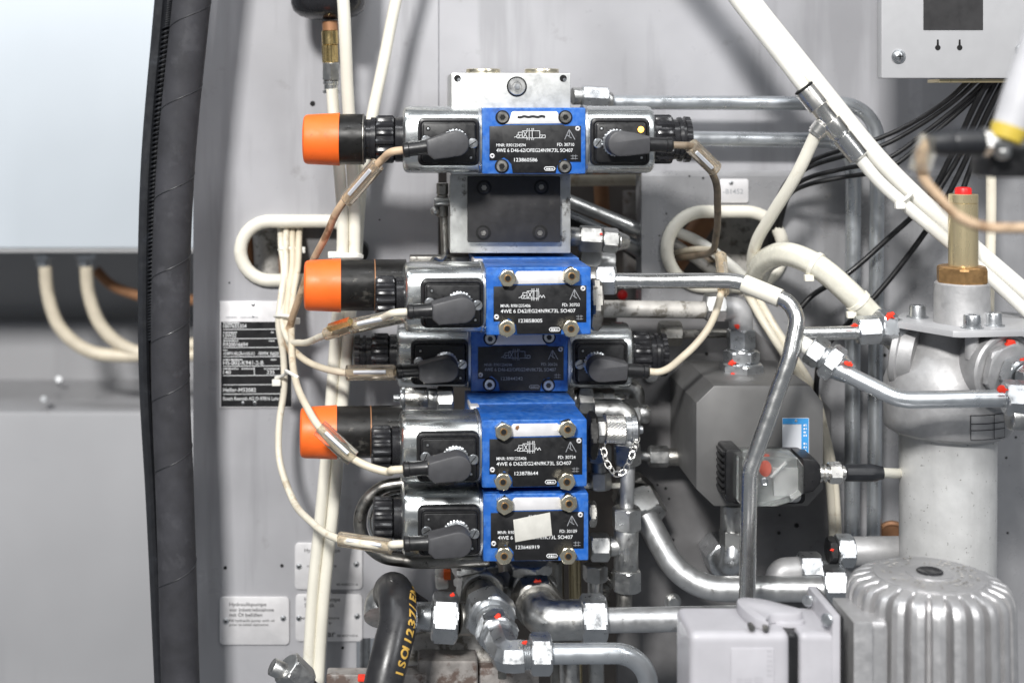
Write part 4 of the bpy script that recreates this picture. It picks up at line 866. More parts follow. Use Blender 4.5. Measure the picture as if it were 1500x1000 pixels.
# dim fittings behind valve 123844242
for i, (a, e, af, m, lb) in enumerate((((846, 585, 190), (868, 585, 190), 40, 'zinc_dull', 'dim hex fitting just below the right coil of the recessed valve'), ((868, 588, 200), (900, 588, 200), 36, 'zinc_dull', 'worn square-shouldered nut above the knurled cap'), ((895, 608, 190), (936, 606, 190), 42, 'zinc_dull', 'large dim fitting behind the knurled cap'))):
    t = T('pipe_fitting', lb, 'pipe fitting', P(*a), 'pipe fittings right of the manifold'); nut(t, a, e, af, m, .2 * i); cy(t, (a[0] - 14, a[1], a[2] + 10), (a[0] + 4, a[1], a[2]), af * .4, m); cy(t, (e[0] - 3, e[1], e[2]), (e[0] + 12, e[1], e[2] + 5), af * .36, m, 'stub')
t = T('pipe_fitting', 'dim pipe stub with nut left of the dark block', 'pipe fitting', P(945, 668, 230), 'pipe fittings right of the manifold')
cy(t, (935, 668, 230), (955, 668, 230), 8, 'zinc_dull'); nut(t, (950, 668, 230), (979, 668, 230), 30, 'zinc_dull', .4); cy(t, (976, 669, 230), (1008, 669, 230), 14, 'zinc_dark', 'stub')
t = T('side_nut', 'black hex nut on the right flank of valve 123878644', 'nut', P(866, 640, 0)); nut(t, (861, 637, 15), (874, 637, 15), 62, 'black_scratched', .1)
t = T('side_nut', 'dull hex nut on the right flank of the lowest valve', 'nut', P(866, 750, 20)); nut(t, (861, 752, 20), (873, 752, 20), 34, 'zinc_dark', .1)
t = T('side_nut', 'grey round-shouldered nut on the right flank of upper capped valve', 'nut', P(866, 440, 60)); nut(t, (862, 440, 70), (880, 440, 70), 80, 'zinc_dark', .2)
pipe('inner_tube', 'thin white rod behind the gap between the two lowest valves', [(840, 711, 170), (915, 711, 170)], 4.5, 'white_tube')
t = pipe('inner_tube', 'dim horizontal pipe stub beside the recessed valve\u2019s right knob', [(985, 490, 240), (1066, 488, 240)], 7, 'zinc_dark'); nut(t, (965, 488, 235), (998, 488, 235), 36, 'zinc_dark', .2)
b = B(); p = P(912, 432, 420); b.sphere(p, 9, sc=(1, .5, 1)); one('red_plug', b, 'red_plastic', 'small red plug glimpsed behind the bent pipe nut', 'plug')

# big curved pipe
t = T('curved_pipe', 'thick steel pipe curving from hex flange to lower right fittings', 'pipe', P(1020, 865, 120))
b = B(); b.tube(fillet(PP([(940, 745, 190), (1003, 862, 140), (1225, 862, 90)]), [95], 16), 19.5, 30, smooth=False); t.part('pipe_body', b, 'pipe_dull')
nut(t, (930, 728, 215), (948, 762, 185), 66, 'zinc_dull', .3); nut(t, (925, 716, 245), (931, 730, 218), 62, 'zinc_dark', .3)
nut(t, (1205, 855, 85), (1240, 855, 80), 50, 'zinc', .12)
# right-hand fittings by the motor
t = T('pipe_fitting', 'silver elbow with two nuts between curved pipe and ribbed motor', 'pipe fitting', P(1160, 850, 110), 'pipe fittings right of the manifold')
elbow(t, [(1140, 870, 130), (1140, 836, 130), (1176, 834, 130)], 20, 'cast_alu', 14); nut(t, (1170, 831, 125), (1202, 831, 125), 42, 'zinc', .12); thread(t, (1200, 832, 125), (1222, 832, 125), 13)
t = T('check_valve', 'silver cylindrical check valve with black end and red dot', 'valve', P(1260, 830, 100))
nut(t, (1212, 806, 110), (1224, 806, 110), 38, 'black_plastic', .2, 'end_cap'); nut(t, (1224, 806, 110), (1250, 806, 110), 44, 'zinc', .12); cy(t, (1249, 807, 110), (1330, 806, 110), 22, 'cast_alu', 'barrel'); mark(t, P(1219, 805, 88), 3.4)
t = T('round_plug', 'brown round plug low behind the white filter bowl', 'plug', P(1300, 790, 200)); b = B(); b.lathe(P(1308, 785, 250), V((-.3, -1, 0)), [(0, 26), (8, 26), (10, 22), (8, 19)], 28); t.part('disc', b, 'copper_brown')

# further fittings crowding the right flank of the stack
G2 = 'pipe fittings right of the manifold'
t = T('pipe_fitting', 'pair of grey nuts close to the right flank of valve 123878644', 'pipe fitting', P(882, 700, 170), G2)
nut(t, (878, 652, 170), (878, 676, 170), 34, 'zinc_dull', .4); cy(t, (878, 674, 170), (878, 700, 170), 13, 'zinc_dull'); nut(t, (878, 690, 170), (879, 716, 170), 32, 'zinc_dull', .2)
t = T('pipe_fitting', 'grey nut and pipe below the tee branch right of the lowest valve', 'pipe fitting', P(876, 900, 150), G2)
nut(t, (872, 826, 150), (872, 850, 150), 34, 'zinc_dull', .3); cy(t, (872, 848, 150), (874, 1000, 150), 12, 'zinc_dull')
t = T('pipe_fitting', 'small hex fitting between the two large fittings at bottom centre', 'pipe fitting', P(748, 880, 60), G2)
nut(t, (742, 838, 130), (745, 862, 120), 36, 'zinc_dull', .3); cy(t, (745, 860, 120), (748, 905, 110), 13, 'zinc_dull')
t = T('pipe_fitting', 'dull elbow behind the right coil of the recessed valve', 'pipe fitting', P(920, 575, 230), G2)
elbow(t, [(880, 566, 240), (930, 566, 240), (932, 600, 240)], 15, 'zinc_dull', 14); nut(t, (868, 566, 240), (888, 566, 240), 36, 'zinc_dull', .2)
t = T('pipe_fitting', 'grey coupling low behind the large nut at bottom centre', 'pipe fitting', P(830, 980, 160), G2)
nut(t, (832, 940, 160), (834, 966, 160), 40, 'zinc_dull', .2); cy(t, (834, 964, 160), (836, 1060, 160), 16, 'zinc_dull')
for x, y, lb in ((955, 548, 'hex bolt head on the shaded wall left of the dark block'), (985, 880, 'hex bolt head on the shaded wall above the straight return pipe')):
    t = T('wall_bolt', lb, 'bolt', P(x, y, MY)); b = B(); p = P(x, y, MY); b.lathe(p, V((0, -1, 0)), [(0, 14), (2, 14), (2.4, 12)], 24); t.part('washer', b, 'zinc_dull'); b = B(); b.hexn(p + V((0, -2, 0)), p + V((0, -12, 0)), 19, .4); t.part('head', b, 'zinc_dull')

# ================================================================ filter on the right
FY = 60.0        # axis depth of filter
cx = 1388
t = T('oil_filter', 'grey cast oil filter with white bowl and brass top on the right', 'oil filter', P(cx, 900, FY))
ax = P(cx, 600, FY)
z = lambda y: P(0, y, FY).z
b = B(); b.lathe(V((ax.x, FY, z(880))), V((0, 0, 1)), [(0, 38), (4, 60), (14, 67), (20, 69), (z(640) - z(880), 70), (z(628) - z(880), 70)], 56); t.part('bowl', b, 'bowl_paint', label='white speckled filter bowl')
b = B(); b.lathe(V((ax.x, FY, z(632))), V((0, 0, 1)), [(0, 66), (1, 82), (6, 90), (12, 92), (z(575) - z(632), 93), (z(558) - z(632), 92), (z(535) - z(632), 84), (z(515) - z(632), 68), (z(500) - z(632), 56), (z(478) - z(632), 50)], 56); head = t.part('head', b, 'cast_alu')
# left port boss and right port flange
b = B(); A = P(1345, 520, FY - 10); E = P(1308, 512, FY + 10); b.lathe(A, E - A, [(0, 46), (20, 46), (22, 50), (30, 50), (32, 47), (33, 40)], 40); t.part('left_port', b, 'cast_alu', head)
fd = V((.30, -.93, -.05)).normalized(); A = P(1432, 530, FY - 40); b = B(); b.lathe(A, fd, [(0, 40), (30, 52), (52, 56), (60, 56), (63, 53), (63, 49), (60, 47)], 48); fl = t.part('port_flange', b, 'cast_alu', head)
C = A + fd * 60; b = B(); b.hexn(C, C + fd * 14, 80, .3); t.part('port_plug', b, 'cast_alu', head)
b = B(); b.hexn(C + fd * 14, C + fd * 36, 48, .2); b.hexn(C + fd * 38, C + fd * 58, 38, .5); t.part('fitting', b, 'zinc', head)
b = B(); q = C + fd * 58; b.tube([q - fd * 4, q + fd * 14, q + V((70, -30, -6))], 18, 16, 6); t.part('outlet_elbow', b, 'zinc', head)
for dz, dx, r in ((40, 0, 9), (24, 2, 6)): mark(t, C + fd * (4 if dz > 30 else 28) + V((dx, -8, dz)), r, head)
mark(t, q + V((10, -18, 14)), 7, head)
# mounting plate: rotated square
z0 = z(466); b = B(); b.slab([(P(1298, 0, FY).x, FY - 26), (P(1352, 0, FY).x, FY - 118), (P(1362, 0, FY).x, FY - 122), (P(1560, 0, FY).x, FY - 96), (P(1540, 0, FY).x, FY + 70), (P(1345, 0, FY).x, FY + 66)], z0 - 9, z0, 1.4); pl = t.part('bracket_plate', b, 'grey_sheet')
for x, Yq in ((1344, FY + 6), (1424, FY - 92), (1455, FY - 70)):
    xx = P(x, 0, Yq).x; b = B(); b.lathe(V((xx, Yq, z0)), V((0, 0, 1)), [(0, 16), (1.6, 16), (1.8, 12), (17, 12), (19, 11), (19, 6), (13, 6)], 28); bo = t.part('bolt', b, 'zinc', pl)
    b = B(); b.cyl(V((xx, Yq, z0 - 45)), V((xx, Yq, z0 - 9)), 10); t.part('bolt_shank', b, 'cast_alu', pl)
xx = P(1409, 0, FY - 40).x; yy = FY - 40; zsp = P(0, 413, yy).z - z0 + 4
b = B(); b.lathe(V((xx, yy, z0 - 4)), V((0, 0, 1)), [(0, 41), (3, 40), (zsp - 2, 39), (zsp, 37)], 48); t.part('spigot', b, 'cast_alu')
zz = lambda y: P(0, y, yy).z
b = B(); b.hexn(V((xx, yy, zz(416))), V((xx, yy, zz(389))), 67, .25); t.part('bronze_nut', b, 'bronze')
H = zz(284) - zz(391); b = B(); b.lathe(V((xx + 2, yy, zz(391))), V((0, 0, 1)), [(0, 21), (H - 14, 21), (H - 13.6, 20), (H - 13, 20), (H - 12.6, 21), (H - 1, 21), (H, 20)], 40); t.part('indicator_barrel', b, 'brass_antique')
b = B(); b.lathe(V((xx + 2, yy, zz(284))), V((0, 0, 1)), [(0, 12), (7, 12), (9, 11), (10, 8)], 24); t.part('red_button', b, 'red_plastic')
# engraved label on the head, wrapped on the round body
R = 93.6; pos = lambda a, y: V((ax.x + R * math.sin(a), FY - R * math.cos(a), z(y)))
b = B(); L_ = []
a0, a1 = -.02, .62
def arc_strip(b, a0, a1, y0, y1):
    n = 8; vs = []; fs = []
    for i in range(n + 1): a = a0 + (a1 - a0) * i / n; vs += [pos(a, y0), pos(a, y1)]
    for i in range(n): fs.append((2 * i, 2 * i + 1, 2 * i + 3, 2 * i + 2))
    b.add(vs, fs)
for y in (588, 600, 609, 622): arc_strip(b, a0, a1, y, y + 1)
for a in (a0, a1, .38): arc_strip(b, a - .006, a + .006, 588, 623)
t.part('label_frame', b, 'ink_black', head, flat=True)

# inlet pipe with nut, left of the filter
t = pipe('inlet_pipe', 'short straight steel pipe with hex nut entering the filter from left', [(1168, 489, 40), (1262, 487, 40)], 10.5, 'chrome')
nut(t, (1254, 484, 40), (1288, 482, 40), 38, 'zinc', .12); nut(t, (1284, 478, 42), (1308, 480, 46), 46, 'zinc', .3); cy(t, (1300, 482, 46), (1330, 490, 52), 20, 'zinc', 'stub'); mark(t, P(1253, 476, 22), 6); mark(t, P(1303, 463, 22), 8)
# outlet pipe: crossing before the filter
t = T('outlet_pipe', 'steel pipe with hex coupling crossing low in front of the filter head', 'pipe', P(1340, 590, -110))
b = B(); b.tube(fillet(PP([(1222, 538, -60), (1318, 586, -100), (1480, 583, -130)]), [70], 12), 12, 24, smooth=False); t.part('pipe_body', b, 'pipe_zinc')
cy(t, (1166, 498, -25), (1190, 512, -35), 12, 'tube_bright', 'white_stub'); nut(t, (1186, 508, -34), (1206, 522, -42), 40, 'zinc', .3); cy(t, (1203, 520, -42), (1214, 527, -46), 18, 'zinc', 'thread_collar'); nut(t, (1210, 524, -45), (1228, 537, -52), 48, 'zinc', .1); cy(t, (1226, 535, -52), (1246, 549, -60), 21, 'zinc', 'taper', 2, 15)
mark(t, P(1244, 533, -78), 6)
nut(t, (1470, 582, -130), (1512, 584, -135), 44, 'zinc', .1); cy(t, (1478, 610, -130), (1520, 612, -130), 18, 'zinc_dull', 'lower_body'); mark(t, P(1470, 571, -150), 7)

# ================================================================ thick white tubes, tee and cables at right
ttube('plastic_tube', [(863, -300, 90), (1071, -40, 90), (1100, 0, 90), (1154, 68, 90), (1209, 137, 88), (1294, 240, 84), (1412, 351, 80), (1543, 464, 80)], 14, 'tube_bright', 'thick glossy white tube running diagonally across upper right', n=24)
t = T('tee_connector', 'chrome push-in tee on the thin white tube at upper right', 'tube fitting', P(1217, 180, 70))
A, E = P(1178, 130, 78), P(1259, 232, 66); d = (E - A); L = d.length
b = B(); b.lathe(A, d, [(0, 13), (1, 16), (4, 16.5), (34, 16.5), (35, 15), (37, 14.2), (62, 14.2), (63, 16.5), (84, 16.5), (85.5, 16)], 36); t.part('tee_body', b, 'nickel')
b = B(); b.lathe(A + d.normalized() * 85, d, [(0, 12), (.5, 15.5), (4, 15.5), (4.5, 12.5), (6, 12.5), (6.5, 16), (L - 88, 16), (L - 87, 15), (L - 85, 12)], 36); t.part('release_collar', b, 'chrome')
b = B(); b.lathe(A, -d, [(-.5, 15.8), (2, 15.8), (3, 13)], 36); t.part('release_collar', b, 'hole_dark')
A2, E2 = P(1211, 176, 74), P(1194, 198, 80); b = B(); b.lathe(A2, E2 - A2, [(0, 12), (9, 12.5), (9.5, 13.8), (24, 13.8), (25, 12.5), (29, 12)], 32); t.part('branch', b, 'nickel')
ttube('plastic_tube', [(842, -300, 84), (1050, -40, 84), (1080, 3, 84), (1130, 67, 82), (1180, 132, 78)], 10, 'tube_bright', 'thin white tube lying along the thick one above the chrome tee')
ttube('plastic_tube', [(1256, 228, 67), (1284, 262, 66), (1330, 304, 62), (1392, 356, 58), (1470, 425, 58), (1530, 480, 58)], 9.5, 'tube_bright', 'thin white tube leaving the chrome tee towards lower right')
ttube('plastic_tube', [(1195, 197, 80), (1170, 250, 110), (1130, 316, 170), (1108, 355, 220), (1102, 385, 255), (1108, 415, 290), (1130, 440, 340)], 9.6, 'white_tube', 'cream tube hanging from the tee branch into the right cable hole')
tie([P(1312, 300, 50), P(1325, 292, 46), P(1336, 283, 60)], 3, 'small cable tie on the thick white tube', P(1318, 301, 46))
# black cables under the grey box
BC = 'black cables under the grey box'
for i, (dx, dy, lb) in enumerate(((0, 0, 'uppermost'), (12, 9, 'second from top'), (26, 26, 'third from top'), (36, 37, 'lowest'))):
    ttube('black_cable', [(1425 + dx, 112, 60), (1392 + dx, 143, 90), (1340 + dx * .6, 178 + dy * .6, 120), (1290 + dx * .2, 202 + dy * 1.25, 140), (1235, 219 + dy * 1.1, 160), (1185 - dx * .1, 238 + dy * .9, 190), (1150 + dx * .2, 270 + dy * .4, 230), (1132 + dx * .4, 315, 270), (1128 + dx * .35, 350, 310), (1130 + dx * .3, 385, 350)], 3.7, 'black_cable', f'{lb} of four black cables arching left from under the grey box', 'cable', BC)
for pts, lb in (([(1450, 112, 60), (1425, 160, 90), (1395, 225, 130), (1352, 300, 160), (1300, 350, 190), (1240, 402, 200), (1182, 440, 205), (1163, 466, 205), (1153, 525, 200), (1147, 580, 160)], 'left of two steep black cables descending behind the white tube'),
    ([(1474, 112, 60), (1449, 160, 90), (1419, 225, 130), (1376, 308, 160), (1326, 380, 190), (1276, 440, 200), (1236, 480, 205), (1205, 515, 210), (1196, 560, 215), (1206, 640, 240)], 'right of two steep black cables descending behind the white tube'),
    ([(1462, 112, 66), (1437, 160, 96), (1405, 228, 136), (1358, 306, 150)], 'short black cable strand beside the left steep cable, ending behind the white tube'),
    ([(1486, 112, 66), (1461, 160, 96), (1429, 228, 136), (1392, 334, 150)], 'short black cable strand beside the right steep cable, ending behind the white tube')):
    ttube('black_cable', pts, 4.4, 'black_cable', lb, 'cable', BC)
# wrapped cable bundle arching right
t = T('cable_bundle', 'broad cream wrapped cable bundle arching from the hole to the filter', 'cable bundle', P(1200, 400, 150))
bp = PP([(1104, 440, 330), (1108, 408, 262), (1122, 382, 210), (1152, 372, 160), (1195, 388, 120), (1240, 425, 100), (1280, 466, 100), (1330, 515, 140)])
b = B(); b.tube(bp, 19, 28, 10, mod=lambda i, j: 1 - .05 * (1 if j % 4 == 0 else 0)); t.part('wrapped_cables', b, 'bundle_wrap')
cp_ = catmull(bp, 10)
for j in (40, 54):
    c = cp_[j]; d = (cp_[j + 1] - cp_[j - 1]).normalized(); b = B(); b.lathe(c - d * 4, d, [(0, 19.5), (.5, 20.8), (7.5, 20.8), (8, 19.5)], 28); t.part('tie_band', b, 'white_tube')
    b = B(); hh = c + V((-13, -8, -19)); b.box(hh.x - 7, hh.x + 7, hh.y - 5, hh.y + 5, hh.z - 5, hh.z + 5, 1.5); t.part('tie_head', b, 'white_tube')
for k_, (o_, lb) in enumerate(((0, 'left of two pale cables falling behind the bent pipe and dark block'), (12, 'right of two pale cables falling behind the bent pipe and dark block'))):
    ttube('pale_cable', [(1095 + o_, 430, 300), (1118 + o_, 470, 250), (1150 + o_, 520, 230), (1182 + o_ * .8, 570, 225), (1205 + o_ * .3, 630, 225), (1214 + o_ * .6, 690, 225), (1219 + o_ * .6, 750, 225), (1222 + o_ * .6, 830, 225)], 7 - k_, 'cable_pale', lb, 'cable', 'pale cables behind the dark block')
for k_, (pts, m, lb, r) in enumerate((([(978, 335, 330), (1020, 352, 318), (1062, 382, 300), (1105, 420, 290)], 'tube_bright', 'upper white cable slanting inside the right oval hole', 9), ([(978, 350, 345), (1015, 376, 325), (1060, 410, 312), (1090, 430, 305)], 'pipe_dirty', 'lower grey cable slanting inside the right oval hole', 9), ([(975, 362, 350), (1010, 378, 335), (1050, 380, 322)], 'cable_grimy', 'grimy cable bunched inside the right oval hole', 6))):
    ttube('inner_cable', pts, r, m, lb, 'cable', 'cables inside the right oval hole')
b = B(); b.cyl(P(1048, 300, 420), P(985, 390, 420), 20); one('inner_hose', b, 'copper_brown', 'brown hose deep inside the right oval hole', 'hose')
b = B(); q = px_rect(1050, 1110, 300, 470, 440); b.box(q[0], q[1], 430, 470, q[2], q[3], 4); one('inner_bracket', b, 'pipe_dirty', 'beige post inside the right oval hole', 'bracket')

# ---- grey box top right
GY = 40
t = T('sensor_box', 'light grey sheet-metal box with dark square window at top right', 'control box', P(1400, 116, GY))
x0, x1, z0, z1 = px_rect(1291, 1700, -200, 115, GY); b = B(); b.box(x0, x1, GY, GY + 22, z0, z1, 3); t.part('housing', b, 'grey_sheet')
x0 = P(1530, 0, GY).x; b = B(); b.box(x0, x0 + 120, GY + 22.5, 300, z0 + 40, z1, 3); t.part('standoff', b, 'grey_sheet')
q = px_rect(1353, 1440, -160, 44, GY - 1); b = B(); b.plate([(q[0], q[2]), (q[1], q[2]), (q[1], q[3]), (q[0], q[3])], GY - 1.2, GY + 2); t.part('window', b, 'black_anodised')
for x in (1374, 1406):
    p = P(x, 69, GY - 1); b = B(); b.plate(circ(p.x, p.z - 1, 4, 14), GY - .8, GY + 2); b.plate([(p.x - 1.6, p.z), (p.x + 1.6, p.z), (p.x + 1.2, p.z + 11), (p.x - 1.2, p.z + 11)], GY - .7, GY + 2); t.part('keyhole', b, 'hole_dark')
for x, y in ((1316, 83), (1497, 73)):
    p = P(x, y, GY); b = B(); b.lathe(p, V((0, -1, 0)), [(0, 10.5), (2, 10.5), (2.2, 8.5), (5, 7.8), (7, 5.5), (7.8, 3)], 24); s_ = t.part('screw', b, 'zinc')
    b = B(); b.lines([(p.x - 4.4, p.z, p.x + 4.4, p.z), (p.x, p.z - 4.4, p.x, p.z + 4.4)], p.y - 8.0, 1.7); t.part('cross_slot', b, 'hole_dark', s_, flat=True)
b = B(); q = px_rect(1380, 1482, 116, 121, GY); b.box(q[0], q[1], GY + 10, GY + 60, q[2], q[3], .5); t.part('lower_lip', b, 'brass_antique')

# ---- out-of-focus sensor close to the camera at the right edge
NY = -640
t = T('proximity_sensor', 'blurred white sensor with yellow band and black plug at right edge', 'sensor', P(1480, 230, NY))
a_, e_ = P(1472, 206, NY), P(1530, 50, NY); d = (e_ - a_); Ls = d.length
b = B(); b.lathe(a_, d, [(0, 14), (1, 16), (14, 18), (15, 18)], 28); t.part('yellow_band', b, 'yellow_band')
b = B(); b.lathe(a_ + d.normalized() * 15, d, [(0, 17), (30, 19), (Ls, 21)], 28); t.part('sensor_body', b, 'sensor_white')
b = B(); A, E = P(1357, 209, NY), P(1438, 208, NY); L = (E - A).length; b.lathe(A, E - A, [(0, 6), (3, 10), (14, 13), (24, 14), (26, 13), (28, 14), (L, 14)], 28); t.part('connector', b, 'rubber')
b = B(); b.hexn(P(1437, 208, NY), P(1450, 208, NY), 26, .3); t.part('coupling_nut', b, 'nickel')
b = B(); b.cyl(P(1450, 208, NY), P(1476, 212, NY), 10); b.sphere(P(1468, 222, NY), 9); t.part('stud', b, 'zinc_dull')
b = B(); q = px_rect(1460, 1560, 214, 262, NY); b.box(q[0], q[1], NY + 15, NY + 70, q[2], q[3], 5); t.part('mount', b, 'black_plastic')
b = B(); b.hollow(P(1362, 200, NY), P(1346, 250, NY), 11, 7); t.part('marker_sleeve', b, 'clear_plastic')
b = B(); b.tube(PP([(1360, 208, NY), (1350, 225, NY), (1354, 262, NY), (1376, 290, NY), (1400, 315, NY), (1432, 330, NY), (1480, 334, NY), (1560, 330, NY)]), 5.4, 14); t.part('cord', b, 'cable_brown')
ttube('plastic_tube', [(1451, 190, 160), (1452, 300, 160), (1449, 430, 160), (1447, 520, 190)], 8, 'cable_pale', 'pale vertical tube behind the brass indicator')

# ================================================================ chrome loop round the lowest valve
for r, x0, y0, y1, yq, m, lb in ((9.5, 527, 708, 820, 35, 'zinc_dark', 'outer dark steel loop bent round the lowest valve\u2019s knob'), (7.5, 545, 722, 806, 60, 'chrome', 'inner chrome loop bent round the lowest valve\u2019s knob')):
    h = (y1 - y0) / 2; pts = [(716, y0 + 2, yq)] + [(x0 + h * 1.05 - h * 1.05 * math.sin(PI * i / 8), y0 + h - h * math.cos(PI * i / 8), yq) for i in range(9)] + [(716, y1, yq)]
    b = B(); b.tube(PP(pts), r, 16, 8); one('loop_pipe', b, m, lb, 'pipe')
# coupling behind, left between recessed valve and lower capped valve
t = T('test_coupling', 'small silver coupling left of the stack above lower black tube', 'coupling', P(620, 600, 130))
cy(t, (576, 583, 130), (590, 583, 130), 6, 'zinc', 'pin'); cy(t, (586, 583, 130), (594, 583, 130), 18, 'zinc', 'flange'); cy(t, (592, 583, 130), (626, 583, 130), 17, 'nickel', 'sleeve'); cy(t, (627, 583, 130), (640, 583, 130), 15, 'zinc_dull', 'neck'); nut(t, (640, 584, 130), (664, 584, 130), 34, 'zinc_dull', .2)
t = T('pipe_clamp', 'grey metal tab on top of upper coil beside blue top', 'bracket', P(650, 392, 120)); b = B(); q = px_rect(600, 690, 376, 392, 140); b.box(q[0], q[1], 140, 175, q[2], q[3], 2); t.part('bar', b, 'zinc_dark')
b = B(); b.tube(PP([(630, 392, 60), (636, 378, 80), (645, 382, 90), (652, 374, 100)]), 3, 6); t.part('wire', b, 'zinc_dull')

# ================================================================ fittings at the bottom centre
t = T('hose_fitting', 'bright hex nut joining the black hose at bottom centre', 'pipe fitting', P(650, 938, 40))
nut(t, (632, 903, 30), (671, 905, 30), 64, 'zinc', .08); cy(t, (606, 902, 34), (634, 903, 30), 21, 'zinc', 'stub'); cy(t, (670, 905, 30), (702, 906, 40), 24, 'zinc_dark', 'shoulder'); mark(t, P(664, 871, 4), 4)
t = T('swivel_elbow', 'foreground bright steel swivel elbow with red paint marks at bottom centre', 'pipe fitting', P(740, 980, -90))
A, E = P(698, 850, 110), P(742, 962, -120); D = E - A; f = lambda s_: A + D * s_
def hx(t, s0, s1, af, m, rot): b = B(); b.hexn(f(s0), f(s1), af, rot, .2); return t.part('nut', b, m, sharp=.3)
b = B(); b.cyl(f(-.1), f(.05), 31, bev=2); t.part('boss', b, 'zinc_dark')
hx(t, .05, .20, 66, 'zinc_dull', .35); b = B(); b.cyl(f(.2), f(.38), 26, bev=2); t.part('barrel', b, 'zinc_dark')
hx(t, .38, .55, 68, 'zinc', .35); b = B(); b.cyl(f(.55), f(.64), 25, bev=1); t.part('collar', b, 'zinc'); hx(t, .64, .76, 54, 'zinc', .2)
b = B(); b.tube(fillet([f(.76), f(1.0), P(766, 960, -120)], 10, 3), 23, 8, smooth=False); t.part('elbow', b, 'zinc', sharp=.3)
thread(t, (762, 959, -120), (780, 959, -120), 20); nut(t, (776, 957, -120), (808, 957, -120), 50, 'zinc', .1)
for s_, r in ((.06, 7), (.39, 8), (.66, 6)): mark(t, f(s_) + V((2, -29 + r, 25)), r)
mark(t, P(768, 941, -138), 4)
t = pipe('drain_pipe', 'bright pipe leaving the swivel elbow and bending down out of frame', [(800, 957, -120), (948, 956, -120), (952, 1080, -110)], 14, 'pipe_zinc', 46)
t = T('large_elbow', 'large grease-stained elbow fitting right of the swivel elbow', 'pipe fitting', P(800, 930, 0))
A, E = P(772, 842, 140), P(795, 908, 0); D = E - A
b = B(); b.cyl(f(-.1), f(.2), 34, bev=2); t.part('boss', b, 'zinc_dark'); hx(t, .2, .45, 68, 'zinc_dull', .3); hx(t, .48, .72, 70, 'zinc_dark', .1)
b = B(); b.tube(fillet([f(.7), f(1.0), P(860, 907, 0)], 22, 8), 29, 12, smooth=False); t.part('elbow', b, 'zinc_dull'); nut(t, (850, 906, 0), (888, 906, 0), 62, 'zinc', .06); mark(t, f(.5) + V((2, -26, 30)), 7)
t = pipe('return_pipe', 'straight steel pipe from large elbow to behind the grey connector', [(884, 908, 0), (1120, 904, 20)], 18, 'pipe_dull', 20)
for x, w_, lb in ((695, 66, 'hex nut under the left side of the lowest valve'), (775, 62, 'hex nut under the right side of the lowest valve')):
    t = T('stack_nut', lb, 'nut', P(x, 860, 110), 'nuts under the lowest valve'); nut(t, (x, 822, 100), (x, 840, 100), w_, 'zinc_dull', .3); nut(t, (x, 841, 100), (x + 2, 858, 95), w_ - 8, 'zinc_dull', .1)
for i, (x, r, m, y0_) in enumerate(((815, 12, 'zinc_dark', 820), (842, 10, 'brass_antique', 815), (868, 9, 'zinc_dark', 820), (745, 9, 'zinc_dark', 815))):
    b = B(); b.cyl(P(x, y0_, 240), P(x + 3, 1080, 240), r); one('riser_pipe', b, m, ['thick dim riser pipe right of the large elbow', 'brownish riser pipe behind the large nut', 'dim riser pipe behind the tee column', 'dim riser pipe between the two nuts under the stack'][i], 'pipe', 'riser pipes behind the bottom fittings')
b = B(); p = PP([(898, 842, 200), (884, 858, 190), (880, 880, 190), (888, 900, 195)]); b.tube(p, lambda f_: 11 + 2.5 * (int(f_ * 24) % 2), 18, 10); one('corrugated_hose', b, 'zinc_dark', 'short dark corrugated hose behind the tee column', 'hose')
t = T('drain_tap', 'small white tap with orange lever behind the bottom fittings', 'tap', P(650, 860, 200)); b = B(); b.cyl(P(638, 852, 200), P(656, 850, 200), 12, bev=3); b.sphere(P(646, 836, 200), 10); t.part('body', b, 'tube_bright'); b = B(); q = px_rect(650, 660, 834, 846, 190); b.box(q[0], q[1], 180, 195, q[2], q[3], 1); t.part('lever', b, 'orange_cap')
# black hydraulic hose at the bottom with yellow print
t = T('hydraulic_hose', 'thick black hydraulic hose with yellow lettering at bottom centre', 'hose', P(555, 1000, -90))
hp = PP([(612, 902, 60), (590, 886, 70), (575, 872, 50), (577, 866, 5), (582, 880, -35), (583, 910, -62), (574, 950, -85), (562, 1000, -105), (552, 1060, -120)])
b = B(); b.tube(hp, 27.5, 28, 10); hb = t.part('hose_body', b, 'hose_rubber')
path = catmull(hp, 10); Ls = [0]
for i in range(1, len(path)): Ls.append(Ls[-1] + (path[i] - path[i - 1]).length)
b = B(); jb = min(range(45, len(path)), key=lambda q: abs(Y0 - path[q].z / K(path[q].y) - 1004)); s0 = Ls[jb]
for i, chx in enumerate('I ISO11237/EN857-R17/2SC'):
    s_ = s0 - i * 9.9
    if s_ < Ls[31]: break
    vs, fs = text_mesh(chx, .03)
    if not vs: continue
    vs, fs = refine(vs, fs); sz = 14 / .7; mm = []
    for p in vs:
        q = s_ - p[0] * sz * .86; h = p[1] * sz - 7; i1 = next((n_ for n_ in range(1, len(Ls)) if Ls[n_] >= q), len(Ls) - 1); c_ = path[i1 - 1].lerp(path[i1], (q - Ls[i1 - 1]) / (Ls[i1] - Ls[i1 - 1]))
        d = -(path[min(i1 + 1, len(path) - 1)] - path[max(i1 - 2, 0)]).normalized(); w0 = V((.66, -.75, .1)); out = (w0 - d * w0.dot(d)).normalized(); up = out.cross(d).normalized(); th = h / 28
        mm.append(c_ + (out * math.cos(th) + up * math.sin(th)) * 28.1)
    b.add(mm, fs)
t.part('lettering', b, 'ink_yellow', hb, flat=True)
b = B(); A, E = P(556, 862, 60), P(566, 905, 20); b.tube(PP([(600, 896, 74), (572, 880, 88), (562, 884, 70), (560, 905, 50)]), 28, 22, 8); 
t.part('crimp', b, 'zinc_dull')
